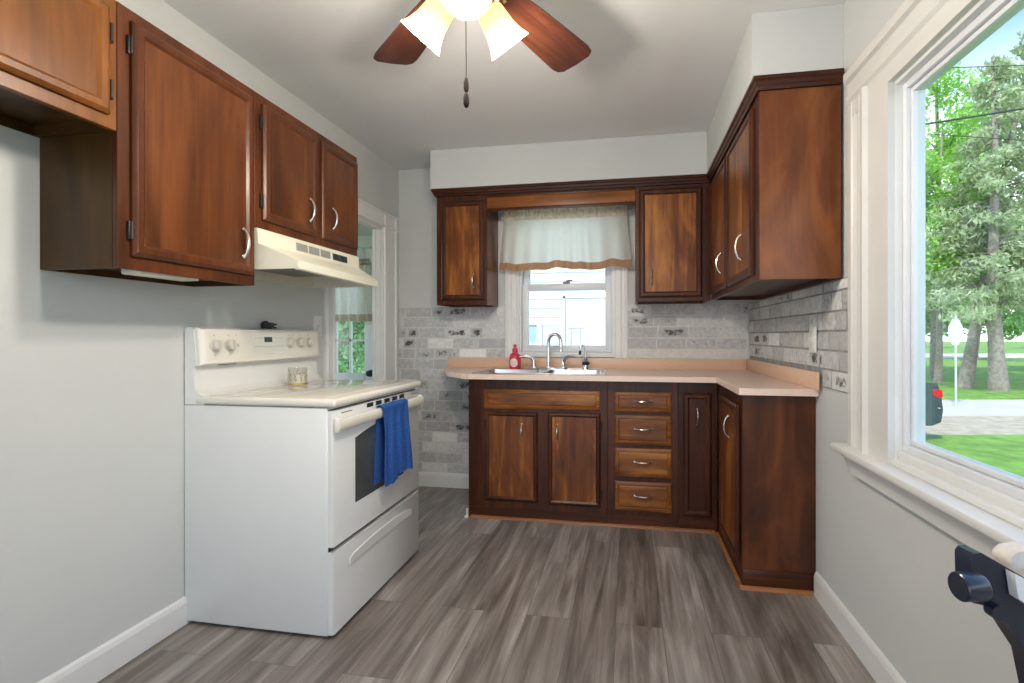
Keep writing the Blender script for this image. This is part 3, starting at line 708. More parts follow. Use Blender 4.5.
for q, x0, x1, y0, y1 in hs:
    cx, cy = (x0+x1)/2, (y0+y1)/2; prev = q
    for zz, sc in ((.905, .985), (.78, .95), (.762, .88)):
        nx = [b.verts.new((cx+(v.co.x-cx)*sc, cy+(v.co.y-cy)*sc, zz)) for v in q]
        for i in range(len(q)): b.faces.new((prev[i], prev[(i+1) % len(q)], nx[(i+1) % len(q)], nx[i]))
        prev = nx
    b.faces.new(prev)
obj('bowls', b, M['steel'], SK, 40)
b = nb(); ringpts = [(SX0, SX1, SY0, SY1)]
for (x0, x1, y0, y1) in ((SX0, SX1, SY0, SY0+.012), (SX0, SX1, SY1-.012, SY1), (SX0, SX0+.012, SY0, SY1), (SX1-.012, SX1, SY0, SY1)): bx(b, x0, x1, y0, y1, .9145, .9185, .0015)
obj('rim', b, M['steel'], SK, 40)
for (x0, x1, y0, y1) in bowls:
    b = nb(); lathe(b, [(0, .001), (.03, .001), (.042, .004), (.044, 0)], ((x0+x1)/2, (y0+y1)/2, .7625)); obj('drain', b, M['chrome'], SK)
FX, FY = -.553, 3.405; FZ = .916
FA = empty('faucet', (FX, FY, FZ), 'chrome gooseneck kitchen faucet with two lever handles behind the sink', 'faucet')
b = nb(); prism(b, [(FX+.13*math.cos(a)*1.0 if 0 else FX+(.105*(1 if math.cos(a) > 0 else -1))+.027*math.cos(a), FY+.027*math.sin(a)) for a in [2*PI*k/24+.01 for k in range(24)]], FZ, FZ+.012, lambda x, y, n: (x, y, n), .003); obj('deck_plate', b, M['chrome'], FA)
b = nb(); pts = []; rs = []
for i in range(5): pts.append((FX, FY, FZ+.012+i*.043)); rs.append(.016 if i == 0 else .012)
sx, sy = .098, -.07
for i in range(1, 13):
    a = PI*i/12; pts.append((FX+sx*(1-math.cos(a))/2, FY+sy*(1-math.cos(a))/2, FZ+.184+.062*math.sin(a))); rs.append(.012)
pts.append((FX+sx, FY+sy, FZ+.145)); rs.append(.0105); pts.append((FX+sx, FY+sy, FZ+.143)); rs.append(.0135); pts.append((FX+sx, FY+sy, FZ+.125)); rs.append(.0135)
tube(b, pts, rs, 14); lathe(b, [(.022, 0), (.022, .006), (.014, .03), (.0105, .05)], (FX, FY, FZ+.011)); obj('spout', b, M['chrome'], FA, 50)
for s in (-1, 1):
    b = nb(); hx = FX+s*.105
    lathe(b, [(.024, 0), (.024, .008), (.018, .022), (.016, .046), (.012, .054), (0, .056)], (hx, FY, FZ+.011))
    tube(b, [(hx, FY, FZ+.04), (hx+s*.004, FY-.004, FZ+.062), (hx+s*.016, FY-.01, FZ+.082), (hx+s*.036, FY-.016, FZ+.091), (hx+s*.07, FY-.022, FZ+.092), (hx+s*.098, FY-.026, FZ+.086)], [.015, .0145, .0125, .011, .0085, .007], 10)
    obj('lever_handle', b, M['chrome'], FA, 50)
DT = empty('filter_tap', (-.292, 3.40, FZ), 'small hooked drinking water tap with dark body right of the faucet', 'tap')
b = nb(); lathe(b, [(.026, 0), (.026, .006), (.022, .012), (.022, .03), (.019, .05), (.021, .066), (.012, .075), (.008, .09)], (-.292, 3.40, FZ)); obj('body', b, M['chrome'], DT)
b = nb(); tube(b, [(-.292, 3.40, FZ+.085), (-.294, 3.40, FZ+.13), (-.300, 3.398, FZ+.155), (-.312, 3.394, FZ+.166), (-.325, 3.39, FZ+.158), (-.33, 3.388, FZ+.138), (-.33, 3.388, FZ+.128)], .0062, 10); obj('neck', b, M['chrome'], DT, 60)
b = nb(); lathe(b, [(.0085, 0), (.0095, .02), (.007, .03)], (-.33, 3.388, FZ+.102)); obj('outlet_tip', b, M['black'], DT)
b = nb(); tube(b, [(-.292, 3.38, FZ+.048), (-.284, 3.366, FZ+.05), (-.262, 3.36, FZ+.046)], [.012, .011, .008], 8); lathe(b, [(.0225, .0), (.0235, .012), (.0225, .024)], (-.292, 3.40, FZ+.03)); obj('lever', b, M['black'], DT, 50)
SB = empty('soap_bottle', (-.792, 3.395, FZ), 'red foaming soap bottle with a pink label left of the faucet', 'bottle')
b = nb(); lathe(b, [(0, 0), (.036, 0), (.041, .006), (.042, .05), (.040, .085), (.032, .104), (.018, .114), (.018, .122)], (-.792, 3.395, FZ)); obj('bottle_body', b, M['redplastic'], SB, 50)
b = nb(); lathe(b, [(.020, .122), (.020, .142), (.013, .146), (.009, .160), (.012, .161), (.012, .172), (0, .174)], (-.792, 3.395, FZ)); tube(b, [(-.792, 3.395, FZ+.166), (-.792, 3.375, FZ+.168), (-.792, 3.357, FZ+.162)], [.007, .006, .005], 8); obj('pump', b, M['redplastic'], SB, 50)
b = nb(); n = 9; g = []
for i in range(n):
    a = R(-90-38+76*i/(n-1)); hh = .03*math.sqrt(max(0, 1-((i-4)/4.4)**2)); g.append([b.verts.new((-.792+.0428*math.cos(a), 3.395+.0428*math.sin(a), FZ+.045+t*hh)) for t in (-1, 0, 1)])
for i in range(n-1):
    for j in range(2): b.faces.new((g[i][j], g[i+1][j], g[i+1][j+1], g[i][j+1]))
obj('label', b, M['label'], SB, 60)
# small chrome towel bar on the side of the sink cabinet
b = nb(); tube(b, [(-1.001, 3.10, .757), (-1.03, 3.10, .757)], .006, 8); tube(b, [(-1.001, 3.30, .757), (-1.03, 3.30, .757)], .006, 8); tube(b, [(-1.03, 3.05, .757), (-1.03, 3.34, .757)], .0075, 10)
tag(obj('towel_bar', b, M['chrome'], smooth=50), 'small chrome towel bar on the left side of the sink cabinet', 'towel bar')
b = nb(); tube(b, [(-1.006, 2.975, .012), (-1.006, 2.974, .06)], [.006, .007], 8); bx(b, -1.022, -.998, 2.966, 2.984, .001, .014, .003)
tag(obj('door_stop', b, M['plate'], smooth=50), 'tiny white plastic stop on the floor at the left foot of the sink cabinet', 'door stop')

# ------------------------------------------------------------------ valance curtain over the sink window
CU = empty('valance_curtain', (-.45, 3.47, 2.06), 'cream gathered valance curtain with tan hem over the sink window', 'curtain')
def pleat(s):
    return .012*math.sin(s*2*PI*9+1.2*math.sin(s*11))+.016*math.sin(s*2*PI*3.1+.6)
def edge(t): return .018*t
def cx_(s, t): return -.892-.030*t+(.881+.062*t)*s
def hem(s): return .008*math.sin(s*2*PI*2.05+2.2)+.004*math.sin(s*2*PI*5)
ZH, ZB = 1.985, 1.675
sheet('drape', lambda s, t: (cx_(s, t), 3.475-.02*t+pleat(s)*(.25+.75*t)*(1.0), ZH+(ZB+hem(s)-ZH)*t), 150, 24, M['curtain'], CU, 0)
sheet('hem_band', lambda s, t: (cx_(s, 1+.15*t), 3.4525+pleat(s), ZB+hem(s)-.052*t), 150, 5, M['linen'], CU, 0, label='tan linen hem band')
sheet('gathered_header', lambda s, t: (cx_(s, 0)-.001, 3.468-.016*math.sin(PI*t)+.006*math.sin(s*2*PI*34+2*math.sin(s*23))*(.4+t*.6), ZH+.075*t), 220, 8, M['linenhead'], CU, 0, label='ruffled cream rod pocket')
b = nb(); tube(b, [(-.905, 3.478, 2.022), (.03, 3.478, 2.022)], .006, 8); bx(b, -.91, -.898, 3.47, 3.536, 2.01, 2.034); bx(b, .0305, .0425, 3.47, 3.536, 2.01, 2.034)
tag(obj('curtain_rod', b, M['white'], smooth=50), 'white curtain rod inside the header of the sink window curtain', 'curtain rod')
# curtain on the entry door
CE = empty('door_curtain', (-2.65, 4.16, 1.87), 'grey linen half curtain on the glazed entry door', 'curtain')
sheet('drape', lambda s, t: (-2.93+(.59+.03*t)*s-.01*t, 4.165+.018*math.sin(s*2*PI*7+.7), 1.80-.45*t), 90, 10, M['greycurtain'], CE, 0)
sheet('hem_band', lambda s, t: (-2.94+.62*s, 4.164+.018*math.sin(s*2*PI*7+.7), 1.35-.065*t), 90, 3, M['greylinen'], CE, 0, label='brownish linen hem band')
sheet('gathered_header', lambda s, t: (-2.93+.59*s, 4.165+.012*math.sin(s*2*PI*24), 1.80+.06*t), 120, 3, M['greylinen'], CE, 0)
b = nb(); tube(b, [(-2.97, 4.168, 1.83), (-2.31, 4.168, 1.83)], .006, 8); bx(b, -2.975, -2.965, 4.16, 4.229, 1.82, 1.84); bx(b, -2.317, -2.307, 4.16, 4.229, 1.82, 1.84)
tag(obj('curtain_rod', b, M['white'], smooth=50), 'white rod holding the grey curtain on the entry door', 'curtain rod')

# ------------------------------------------------------------------ stove
SY_0, SY_1, SXB, SXF = 1.686, 2.468, -1.752, -1.122; SXD = SXF-.012
ST = empty('stove', (-1.45, 2.09, 0), 'white freestanding electric stove with a cream control panel, standing by the left wall', 'stove')
b = nb(); bx(b, SXB, SXF, SY_0, SY_1, .012, .876, .004); obj('body', b, M['stove'], ST, 30)
for x in (SXB+.06, SXF-.05):
    for y in (SY_0+.05, SY_1-.05):
        b = nb(); lathe(b, [(.018, 0.0005), (.018, .008), (.008, .013)], (x, y, 0)); obj('foot', b, M['black'], ST)
b = nb(); bx(b, -1.70, -1.088, SY_0-.004, SY_1+.004, .879, .912, .012, seg=3); ct = obj('cooktop', b, M['bisque'], ST, 40)
b = nb(); bx(b, -1.645, -1.15, SY_0+.03, SY_1-.03, .9115, .9138, .001); obj('ceramic_glass', b, M['cookglass'], ct, 30)
for cx, cy, rr in ((-1.53, 1.90, .085), (-1.53, 2.29, .105), (-1.27, 1.90, .105), (-1.27, 2.29, .085)):
    b = nb(); lathe(b, [(rr, .91385), (rr, .91415), (rr-.003, .91415), (rr-.003, .91385), (rr, .91385)], (cx, cy, 0), seg=40, cap=False); obj('burner_ring', b, M['print'], ct, 0)
b = nb()   # backguard: side profile extruded across
prof = [(-1.748, .878), (-1.748, 1.178), (-1.738, 1.186), (-1.715, 1.186), (-1.706, 1.178), (-1.694, 1.035), (-1.705, 1.028), (-1.705, .965), (-1.698, .935), (-1.682, .918), (-1.660, .912), (-1.660, .878)]
prism(b, prof, SY_0, SY_1, lambda x, z, y: (x, y, z), .003); bgd = obj('backguard', b, M['stove'], ST, 30)
b = nb()   # control panel: bulging cream face
pf = lambda u, n, z: (-1.7055+(1.176-z)*.085+n, u, z)
loops(b, [(SY_0+.004, SY_1-.004, 1.032, 1.184, .0), (SY_0+.004, SY_1-.004, 1.032, 1.184, .012), (SY_0+.016, SY_1-.016, 1.040, 1.178, .024), (SY_0+.045, SY_1-.045, 1.055, 1.166, .026)], pf); cpn = obj('control_panel', b, M['bisque'], ST, 50)
kn = lambda u, n, z: pf(u-.022, n+.026, z)
axk = (Vector(kn(0, 1, 1.1))-Vector(kn(0, 0, 1.1))+Vector((0, 0, .085))).normalized()
for u in (1.775, 1.850, 2.225, 2.305, 2.375):
    b = nb(); c0 = Vector(kn(u, 0, 1.112 if u < 2 else 1.118))
    lathe(b, [(.026, 0), (.026, .003), (.022, .005), (.021, .020), (.017, .024), (0, .024)], c0, axk, 24)
    up = Vector((-.085, 0, 1)).normalized()
    t = c0+axk*.024; s_ = Vector((0, 1, 0))
    q = [b.verts.new(t+s_*a*.0045+up*c_*.019+axk*d_) for d_ in (0, .008) for a, c_ in ((-1, -1), (1, -1), (1, 1), (-1, 1))]
    for i4 in ((0, 1, 5, 4), (1, 2, 6, 5), (2, 3, 7, 6), (3, 0, 4, 7), (4, 5, 6, 7)): b.faces.new([q[i] for i in i4])
    obj('knob', b, M['knob'], cpn, 40)
b = nb(); bx(b, 2.055, 2.105, .0, .003, 1.122, 1.146, f=kn); obj('display', b, M['display'], cpn, 0)
b = nb(); bx(b, 1.985, 2.185, -.001, .0015, 1.076, 1.160, f=kn)
for i in range(4):
    for zz in (1.100, 1.140): bx(b, 1.996+i*.014, 2.003+i*.014, .0010, .0022, zz, zz+.004, f=kn, mi=1)
for i in range(5):
    for zz in (1.100, 1.140): bx(b, 2.115+i*.014, 2.122+i*.014, .0010, .0022, zz, zz+.004, f=kn, mi=1)
for i in range(3): bx(b, 2.056+i*.018, 2.066+i*.018, .0010, .0022, 1.098, 1.103, f=kn, mi=1)
obj('keypad', b, [M['bisque'], M['print']], cpn, 0)
for u, z0, wd, ht in [(u, 1.150, .003, .006) for u in (1.775, 1.850, 1.892, 2.225, 2.255, 2.305, 2.375)]+[(1.775, 1.069, .004, .004), (1.850, 1.069, .004, .004), (1.896, 1.103, .006, .015), (2.085, 1.066, .035, .002)]:
    b = nb(); bx(b, u-wd, u+wd, -.001, .0009, z0, z0+ht, f=kn); obj('printed_mark', b, M['print'], cpn, 0)
b = nb(); bx(b, -1.703, -1.690, 1.80, 1.885, 1.0285, 1.0325); obj('vent_slot', b, M['black'], bgd, 0)
# oven door
b = nb(); fo = lambda u, n, z: (SXD+n, u, z)
D0, D1_, Dz0, Dz1 = SY_0+.004, SY_1-.004, .348, .866
prism(b, [(0.001, D0), (.028, D0), (.034, D0+.008), (.034, D1_-.008), (.028, D1_), (0.001, D1_)], Dz0, Dz1, lambda n, u, z: (SXD+n, u, z), .003); od = obj('oven_door', b, M['stove'], ST, 40)
b = nb()
def wz(u): return .012*math.sin(PI*(u-1.87)/.45)
n = 16; top = [(1.842+.435*i/n, .735+.030*math.sin(PI*i/n)) for i in range(n+1)]; bot = [(1.842+.435*i/n, .470-.0*i) for i in range(n+1)]
prism(b, top+bot[::-1], .0335, .0350, lambda u, z, m_: (SXD+m_, u, z)); obj('window', b, M['ovenglass'], od, 0)
b = nb(); bx(b, SXD+.033, SXD+.058, SY_0+.004, SY_0+.040, .782, .840, .008); bx(b, SXD+.033, SXD+.058, SY_1-.040, SY_1-.004, .782, .840, .008)
prism(b, [(.043, .794), (.056, .788), (.062, .797), (.062, .820), (.056, .834), (.043, .832)], SY_0+.006, SY_1-.006, lambda a, z, u: (SXD+a, u, z), .003); obj('handle', b, M['bisque'], od, 40)
for i in range(5):
    u = 1.965+i*.075-.03; b = nb(); bx(b, u, u+.052, .0335, .0340, .844, .862, f=fo)
    for k in range(3): bx(b, u, u+.052, .0338, .0347, .845+k*.006, .848+k*.006, f=fo, mi=1)
    obj('vent_grille', b, [M['stove'], M['black']], od, 0)
for u in (1.745, 2.365):
    b = nb(); bx(b, u, u+.075, .0335, .0347, .850, .853, f=fo); obj('vent_slot', b, M['black'], od, 0)
b = nb(); bx(b, SXF-.004, SXF+.0005, SY_0+.006, SY_1-.006, .012, .870); obj('gap_shade', b, M['black'], ST, 0)  # black sheet painting the shade in the gaps round oven door and drawer
b = nb(); prism(b, [(0.003, D0), (.028, D0), (.034, D0+.008), (.034, D1_-.008), (.028, D1_), (0.003, D1_)], .016, .328, lambda n, u, z: (SXD+n, u, z), .003); sd = obj('storage_drawer', b, M['stove'], ST, 40)
b = nb(); n = 20   # scooped pull: raised lip curving down at its ends
up_ = [(1.80+.56*i/n, .262+.022*math.sin(PI*i/n)**.5) for i in range(n+1)]; lo_ = [(1.80+.56*i/n, .238+.004*math.sin(PI*i/n)) for i in range(n+1)]
prism(b, up_+lo_[::-1], .033, .044, lambda u, z, m_: (SXD+min(m_, .039), u, z), .002); obj('drawer_pull', b, M['stove'], sd, 50)

# towel over the handle
TW = empty('dish_towel', (-1.07, 2.2, .826), 'royal blue terry towel hanging over the oven door handle', 'towel')
def tw(s, t):
    # t: 0 back bottom ... .25 over bar ... 1 front bottom
    y = 1.995+.262*s+.010*math.sin(t*5+s*3)+(.035*(t-.25) if t > .25 else 0)
    fold = .010*math.sin(s*2*PI*3.2+.8)+.006*math.sin(s*2*PI*6.5+t*3)
    if t < .22:
        q = t/.22; x = SXD+.0385; z = .500+.336*q; y -= .012*(1-q)
    elif t < .30:
        q = (t-.22)/.08; a = PI*(1-q); x = SXD+.0525+.0135*math.cos(a); z = .836+.010*math.sin(a)
    else:
        q = (t-.30)/.70; x = SXD+.068+fold*min(1, q*2.5)*.8+.004; z = .836-q*(.350+.012*math.sin(s*7)-.012*s)
    if t >= .30: x = max(x, SXD+.0655)
    return (x, y, z)
sheet('towel_cloth', tw, 60, 70, M['towel'], TW, thick=.004)
# candle jar on the cooktop
CJ = empty('candle_jar', (-1.585, 2.145, .914), 'clear glass candle jar with grey leaf print on the cooktop', 'candle')
b = nb(); lathe(b, [(0, 0), (.040, 0), (.043, .004), (.043, .082), (.041, .084), (.0395, .082), (.0395, .008), (0, .008)], (-1.585, 2.145, .9146), seg=32); obj('glass', b, M['jarglass'], CJ, 50)
b = nb(); lathe(b, [(0, .009), (.039, .009), (.039, .052), (0, .053)], (-1.585, 2.145, .9146)); obj('wax', b, M['wax'], CJ, 40)
b = nb(); lathe(b, [(.0432, .001), (.0438, .001), (.0438, .009), (.0432, .009)], (-1.585, 2.145, .9146), cap=False); obj('gold_band', b, M['gold'], CJ, 40)
b = nb(); rr = random.Random(5)
for i in range(11):
    a = 2*PI*i/11; hh = rr.uniform(.03, .06)
    for k in range(4):
        z0 = .014+hh*k/4; aa = a+rr.uniform(-.12, .12); s2 = (-1)**k
        p = [(aa, z0), (aa+s2*.10, z0+.006), (aa+s2*.20, z0+.016), (aa+s2*.07, z0+.013)]
        b.faces.new([b.verts.new((-1.585+.0434*math.cos(x), 2.145+.0434*math.sin(x), .9146+z_)) for x, z_ in p])
obj('leaf_print', b, M['grey'], CJ, 0)
# black clip / plug lying on the backguard
b = nb(); bx(b, -1.742, -1.712, 2.09, 2.15, 1.1865, 1.2165, .006); bx(b, -1.739, -1.727, 2.15, 2.182, 1.1875, 1.197, .002); bx(b, -1.739, -1.727, 2.15, 2.185, 1.204, 1.213, .002); lathe(b, [(.011, 0), (.013, .006), (.008, .012)], (-1.727, 2.105, 1.212))
tag(obj('chip_clip', b, M['black'], smooth=40), 'small black clip lying on top of the stove backguard', 'clip')

# ------------------------------------------------------------------ range hood
HD = empty('range_hood', (-1.5, 2.11, 1.42), 'cream range hood with three vent grilles above the stove', 'range hood')
HY0, HY1 = 1.738, 2.487
b = nb()
outp = [(LW+.002, 1.585), (-1.462, 1.585), (-1.458, 1.522), (-1.286, 1.452), (-1.280, 1.447), (-1.280, 1.418), (-1.286, 1.414), (-1.296, 1.414), (-1.300, 1.440), (LW+.02, 1.500), (LW+.02, 1.42), (LW+.002, 1.42)]
hf = lambda x, z, y: (x-(.36*max(0, x+1.462))*(y-HY0)/(HY1-HY0), y, z)
prism(b, outp, HY0+.003, HY1-.003, hf)
for ya, yb in ((HY0, HY0+.003), (HY1-.003, HY1)):
    prism(b, [(LW+.002, 1.585), (-1.462, 1.585), (-1.458, 1.522), (-1.286, 1.452), (-1.280, 1.447), (-1.280, 1.418), (LW+.002, 1.418)], ya, yb, hf)
obj('canopy', b, M['hood'], HD, 30)
b = nb(); prism(b, [(LW+.03, 1.497), (-1.302, 1.437), (-1.302, 1.433), (LW+.03, 1.493)], HY0+.012, HY1-.012, hf); obj('underside', b, M['grey'], HD, 0)
b = nb(); bx(b, -1.68, -1.44, 1.86, 2.25, 1.452, 1.482, .004); obj('filter', b, M['grey'], HD, 30)
fh = lambda u, n, z: (-1.462+.004*(1.585-z)/.063+n, u, z)
for i in range(3):
    b = nb(); u = 1.968+i*.088
    bx(b, u, u+.078, -.001, .001, 1.534, 1.569, f=fh)
    for k in range(6): bx(b, u, u+.078, .001, .0025, 1.5345+k*.0062, 1.537+k*.0062, f=fh)
    obj('vent_grille', b, M['ventgrey'], HD, 0)
b = nb(); bx(b, 2.243, 2.37, -.001, .0015, 1.533, 1.566, f=fh); sp_ = obj('switch_panel', b, M['display'], HD, 0)
for u in (2.275, 2.335):
    b = nb(); bx(b, u-.012, u+.012, .0015, .005, 1.542, 1.556, .002, f=fh); obj('rocker_switch', b, M['black'], sp_, 0)

# switch by the doorway, outlet in the brick
b = nb(); bx(b, 2.508, 2.583, .0005, .006, 1.148, 1.266, .002, f=lambda u, n, z: (LW+n, u, z)); t = obj('light_switch', b, M['plate'], smooth=30); tag(t, 'white toggle light switch plate left of the doorway', 'switch')
b = nb(); bx(b, 2.540, 2.551, .006, .016, 1.200, 1.216, .002, f=lambda u, n, z: (LW+n, u, z)); obj('toggle', b, M['plate'], t, 30)
b = nb(); bx(b, 2.315, 2.388, .012, .020, 1.075, 1.190, .002, f=gR); t = obj('outlet_plate', b, M['plate'], smooth=30); tag(t, 'white outlet plate set in the brick on the right wall', 'outlet')
for z in (1.108, 1.157):
    b = nb(); bx(b, 2.335, 2.368, .020, .0225, z-.014, z+.014, .003, f=gR); obj('socket', b, M['casing'], t, 30)

# ------------------------------------------------------------------ ceiling fan
FCX, FCY, BZ = -.455, 1.34, 2.198
FN = empty('ceiling_fan', (FCX, FCY, ZC), 'ceiling fan with walnut blades and lit frosted glass shades', 'ceiling fan')
b = nb(); lathe(b, [(.075, 0), (.075, -.012), (.055, -.05), (.02, -.065), (.0, -.065)], (FCX, FCY, ZC-.001)); obj('canopy', b, M['brass'], FN, 40)
b = nb(); tube(b, [(FCX, FCY, ZC-.06), (FCX, FCY, 2.32)], .012, 12); obj('downrod', b, M['brass'], FN, 40)
b = nb(); lathe(b, [(0, 2.335), (.05, 2.335), (.10, 2.315), (.115, 2.285), (.115, 2.25), (.095, 2.225), (.06, 2.21), (.06, 2.165), (.045, 2.15), (0, 2.15)], (FCX, FCY, 0)); obj('motor_housing', b, M['brass'], FN, 40)
for k in range(5):
    a = R(64.5+72*k); d = Vector((math.cos(a), math.sin(a), 0)); s_ = Vector((-math.sin(a), math.cos(a), 0)); p_ = R(-12)
    wv = s_*math.cos(p_)+Vector((0, 0, 1))*math.sin(p_); nv = d.cross(wv)
    P = lambda r_, w_, h_: Vector((FCX, FCY, BZ))+d*r_+wv*w_+nv*h_
    out_ = [(.165, -.052), (.30, -.066), (.555, -.082), (.585, -.077), (.601, -.058), (.605, 0), (.601, .058), (.585, .077), (.555, .082), (.30, .066), (.165, .052)]
    bl = bpy.data.objects.new('blade', None)
    b = nb(); lo = [b.verts.new(P(r_, w_, -.003)) for r_, w_ in out_]; hi = [b.verts.new(P(r_, w_, .003)) for r_, w_ in out_]
    b.faces.new(lo); b.faces.new(hi[::-1])
    for i in range(len(lo)): j = (i+1) % len(lo); b.faces.new((lo[i], lo[j], hi[j], hi[i]))
    # blade mesh in its own frame so that its grain runs along it
    fr = Matrix((d, wv, nv)).transposed().to_4x4(); fr.translation = Vector((FCX, FCY, BZ))
    bmesh.ops.transform(b, matrix=fr.inverted(), verts=b.verts)
    bmesh.ops.recalc_face_normals(b, faces=b.faces)
    me = bpy.data.meshes.new('blade'); b.to_mesh(me); b.free(); me.materials.append(M['blade'])
    bl = bpy.data.objects.new('blade', me); COL.objects.link(bl); bl.parent = FN
    bl.matrix_local = Matrix.Translation(-Vector(FN.location)) @ fr
    b = nb(); q = []
    tube(b, [P(.085, 0, .012), P(.13, 0, .009), P(.175, 0, .006)], [.014, .011, .012], 8)
    ar = [(.165, -.030), (.20, -.036), (.235, -.02), (.245, 0), (.235, .02), (.20, .036), (.165, .030)]
    lo = [b.verts.new(P(r_, w_, .0034)) for r_, w_ in ar]; hi = [b.verts.new(P(r_, w_, .007)) for r_, w_ in ar]
    b.faces.new(lo); b.faces.new(hi[::-1])
    for i in range(len(lo)): j = (i+1) % len(lo); b.faces.new((lo[i], lo[j], hi[j], hi[i]))
    obj('blade_bracket', b, M['brass'], FN, 40)
LZ = 2.158
b = nb(); lathe(b, [(0, 2.152), (.042, 2.152), (.05, 2.14), (.045, 2.11), (.028, 2.10), (.0, 2.097)], (FCX, FCY, 0)); obj('light_kit', b, M['brass'], FN, 40)
TILT = R(46)
for az in (288.8, 48.8, 168.8):
    a = R(az); dv = Vector((math.cos(a)*math.cos(TILT), math.sin(a)*math.cos(TILT), -math.sin(TILT)))
    c0 = Vector((FCX, FCY, LZ))+Vector((math.cos(a), math.sin(a), 0))*.03
    b = nb(); tube(b, [c0, c0+dv*.05], .012, 10); lathe(b, [(.012, .035), (.026, .04), (.028, .062), (.022, .066)], c0, dv); obj('lamp_arm', b, M['brass'], FN, 40)
    b = nb(); lathe(b, [(.024, .060), (.033, .062), (.040, .072), (.043, .095), (.047, .125), (.056, .155), (.068, .178), (.065, .178), (.053, .155), (.044, .125), (.040, .095), (.036, .074), (.024, .064)], c0, dv, 36, cap=False); lay = b.loops.layers.color.new('along')
    for f_ in b.faces:
        for lp in f_.loops: v_ = min(1, max(0, ((lp.vert.co-c0).dot(dv)-.06)/.118)); lp[lay] = (v_, v_, v_, 1)
    sh = obj('lamp_shade', b, M['shade'], FN, 60, label='lit frosted glass bell shade')
    b = nb(); lathe(b, [(0, .062), (.013, .064), (.013, .08), (.026, .105), (.029, .125), (.022, .145), (0, .153)], c0, dv, 20); obj('bulb', b, M['bulb'], sh, 60)
    L = bpy.data.lights.new('fan_bulb', 'POINT'); L.energy = FAN_WATT; L.color = (1, .91, .80); L.shadow_soft_size = .05
    lo_ = bpy.data.objects.new('fan_bulb_light', L); COL.objects.link(lo_); lo_.location = c0+dv*.215
b = nb(); tube(b, [(FCX, FCY, 2.10), (FCX+.001, FCY, 1.885)], .0012, 6); ch_ = obj('pull_chain', b, M['chain'], FN, 40)
b = nb(); lathe(b, [(0, 1.886), (.005, 1.884), (.0075, 1.872), (.0075, 1.856), (.005, 1.846), (.003, 1.844), (.005, 1.842), (.0085, 1.830), (.0085, 1.812), (.005, 1.802), (0, 1.80)], (FCX+.001, FCY, 0), seg=14); obj('pull_fob', b, M['chain'], ch_, 60)

# ------------------------------------------------------------------ folded exercise machine by the window (cut by the frame)
EQ = empty('exercise_machine', (.62, .9, 0), 'navy exercise machine arm with white cover and padded seat under the big window', 'exercise machine')
eR = Vector((math.cos(YAW), math.sin(YAW), 0)); eF = Vector((-math.sin(YAW), math.cos(YAW), 0))   # the machine stands turned a little from the wall
ef = lambda a, z, n: tuple(eR*a+eF*n+Vector((0, 0, z)))
b = nb(); prism(b, [(0.6908, 0.7916), (0.6957, 0.7989), (0.7071, 0.8006), (0.7626, 0.7688), (0.805, 0.7443), (0.8115, 0.5976), (0.805, 0.6041), (0.7854, 0.6302), (0.7512, 0.6824), (0.7234, 0.7134), (0.6925, 0.7199)][:5]+[(.86, .60), (.875, .40), (.875, .03), (.80, .03), (.805, .40), (.80, .56)]+[(0.7854, 0.6302), (0.7512, 0.6824), (0.7234, 0.7134), (0.6925, 0.7199)], .79, .822, ef, .004); obj('arm', b, M['navy'], EQ, 40)
b = nb(); lathe(b, [(0, 0), (.0200, 0), (.0218, .002), (.0218, .034), (.019, .038)], ef(0.6566, 0.7539, .775), eR, 32); obj('roller_grip', b, M['navy'], EQ, 40)
b = nb(); lathe(b, [(.012, 0), (.012, .016)], ef(.722, .712, .774), eF, 16); obj('bolt', b, M['navy'], EQ, 40)
b = nb(); prism(b, [(0.7435, 0.776), (0.7912, 0.7513), (0.7912, 0.7068), (0.7499, 0.7354)], .772, .788, ef, .003); obj('side_cover', b, M['white'], EQ, 40, label='white plastic side cover')
b = nb(); pad = [(.786, .768), (.788, .778), (.798, .786), (.82, .790), (.86, .791), (.90, .789), (.908, .780), (.908, .764), (.90, .758), (.79, .758)]
prism(b, pad, .824, .858, ef, .006); obj('seat_pad', b, M['cushion'], EQ, 60, label='off-white padded seat')
b = nb(); bx(b, .79, .89, .60, .95, .001, .04, .012, f=lambda a, n, z: ef(a, z, n)); obj('base_foot', b, M['navy'], EQ, 40)

# ================================================================== outdoors
GZ = -1.0
M['grass'] = plain('lawn', srgb(112, 150, 62), .9, var=.30, scale=3.5, bump=.5, bscale=60)
M['road'] = plain('pale_asphalt', srgb(196, 186, 184), .85, var=.05, scale=1.2)
M['bounce_slab'] = plain('pale_bounce_concrete', srgb(206, 206, 206), .9, var=.04, scale=2)
M['dirt'] = plain('gravel_edge', srgb(178, 164, 144), .95, var=.22, scale=4)
M['siding'] = plain('white_siding', srgb(214, 215, 216), .5, var=.01)
M['bark'] = plain('grey_bark', srgb(146, 136, 128), .9, var=.3, scale=9, bump=.6, bscale=20)
M['maple'] = leafmat('maple_leaves', srgb(118, 178, 66), srgb(196, 236, 130), 1.2)
M['spruce'] = leafmat('conifer_needles', srgb(146, 164, 118), srgb(212, 222, 184), 1.0)
M['deep'] = leafmat('deep_green_leaves', srgb(98, 142, 84), srgb(164, 200, 130), 1.0)
M['door_tree'] = leafmat('pale_green_leaves', srgb(120, 168, 110), srgb(196, 226, 186), 1.5)
M['carpaint'] = plain('dark_car_paint', srgb(62, 72, 84), .10, var=.03, coat=.6)
M['carglass'] = plain('car_glass', (.03, .04, .05), .06, var=.1, coat=.5)
M['tail'] = plain('red_tail_lamp', srgb(214, 30, 44), .2, var=.05)
M['rubber'] = plain('tyre_rubber', (.02, .02, .02), .8, var=.1)
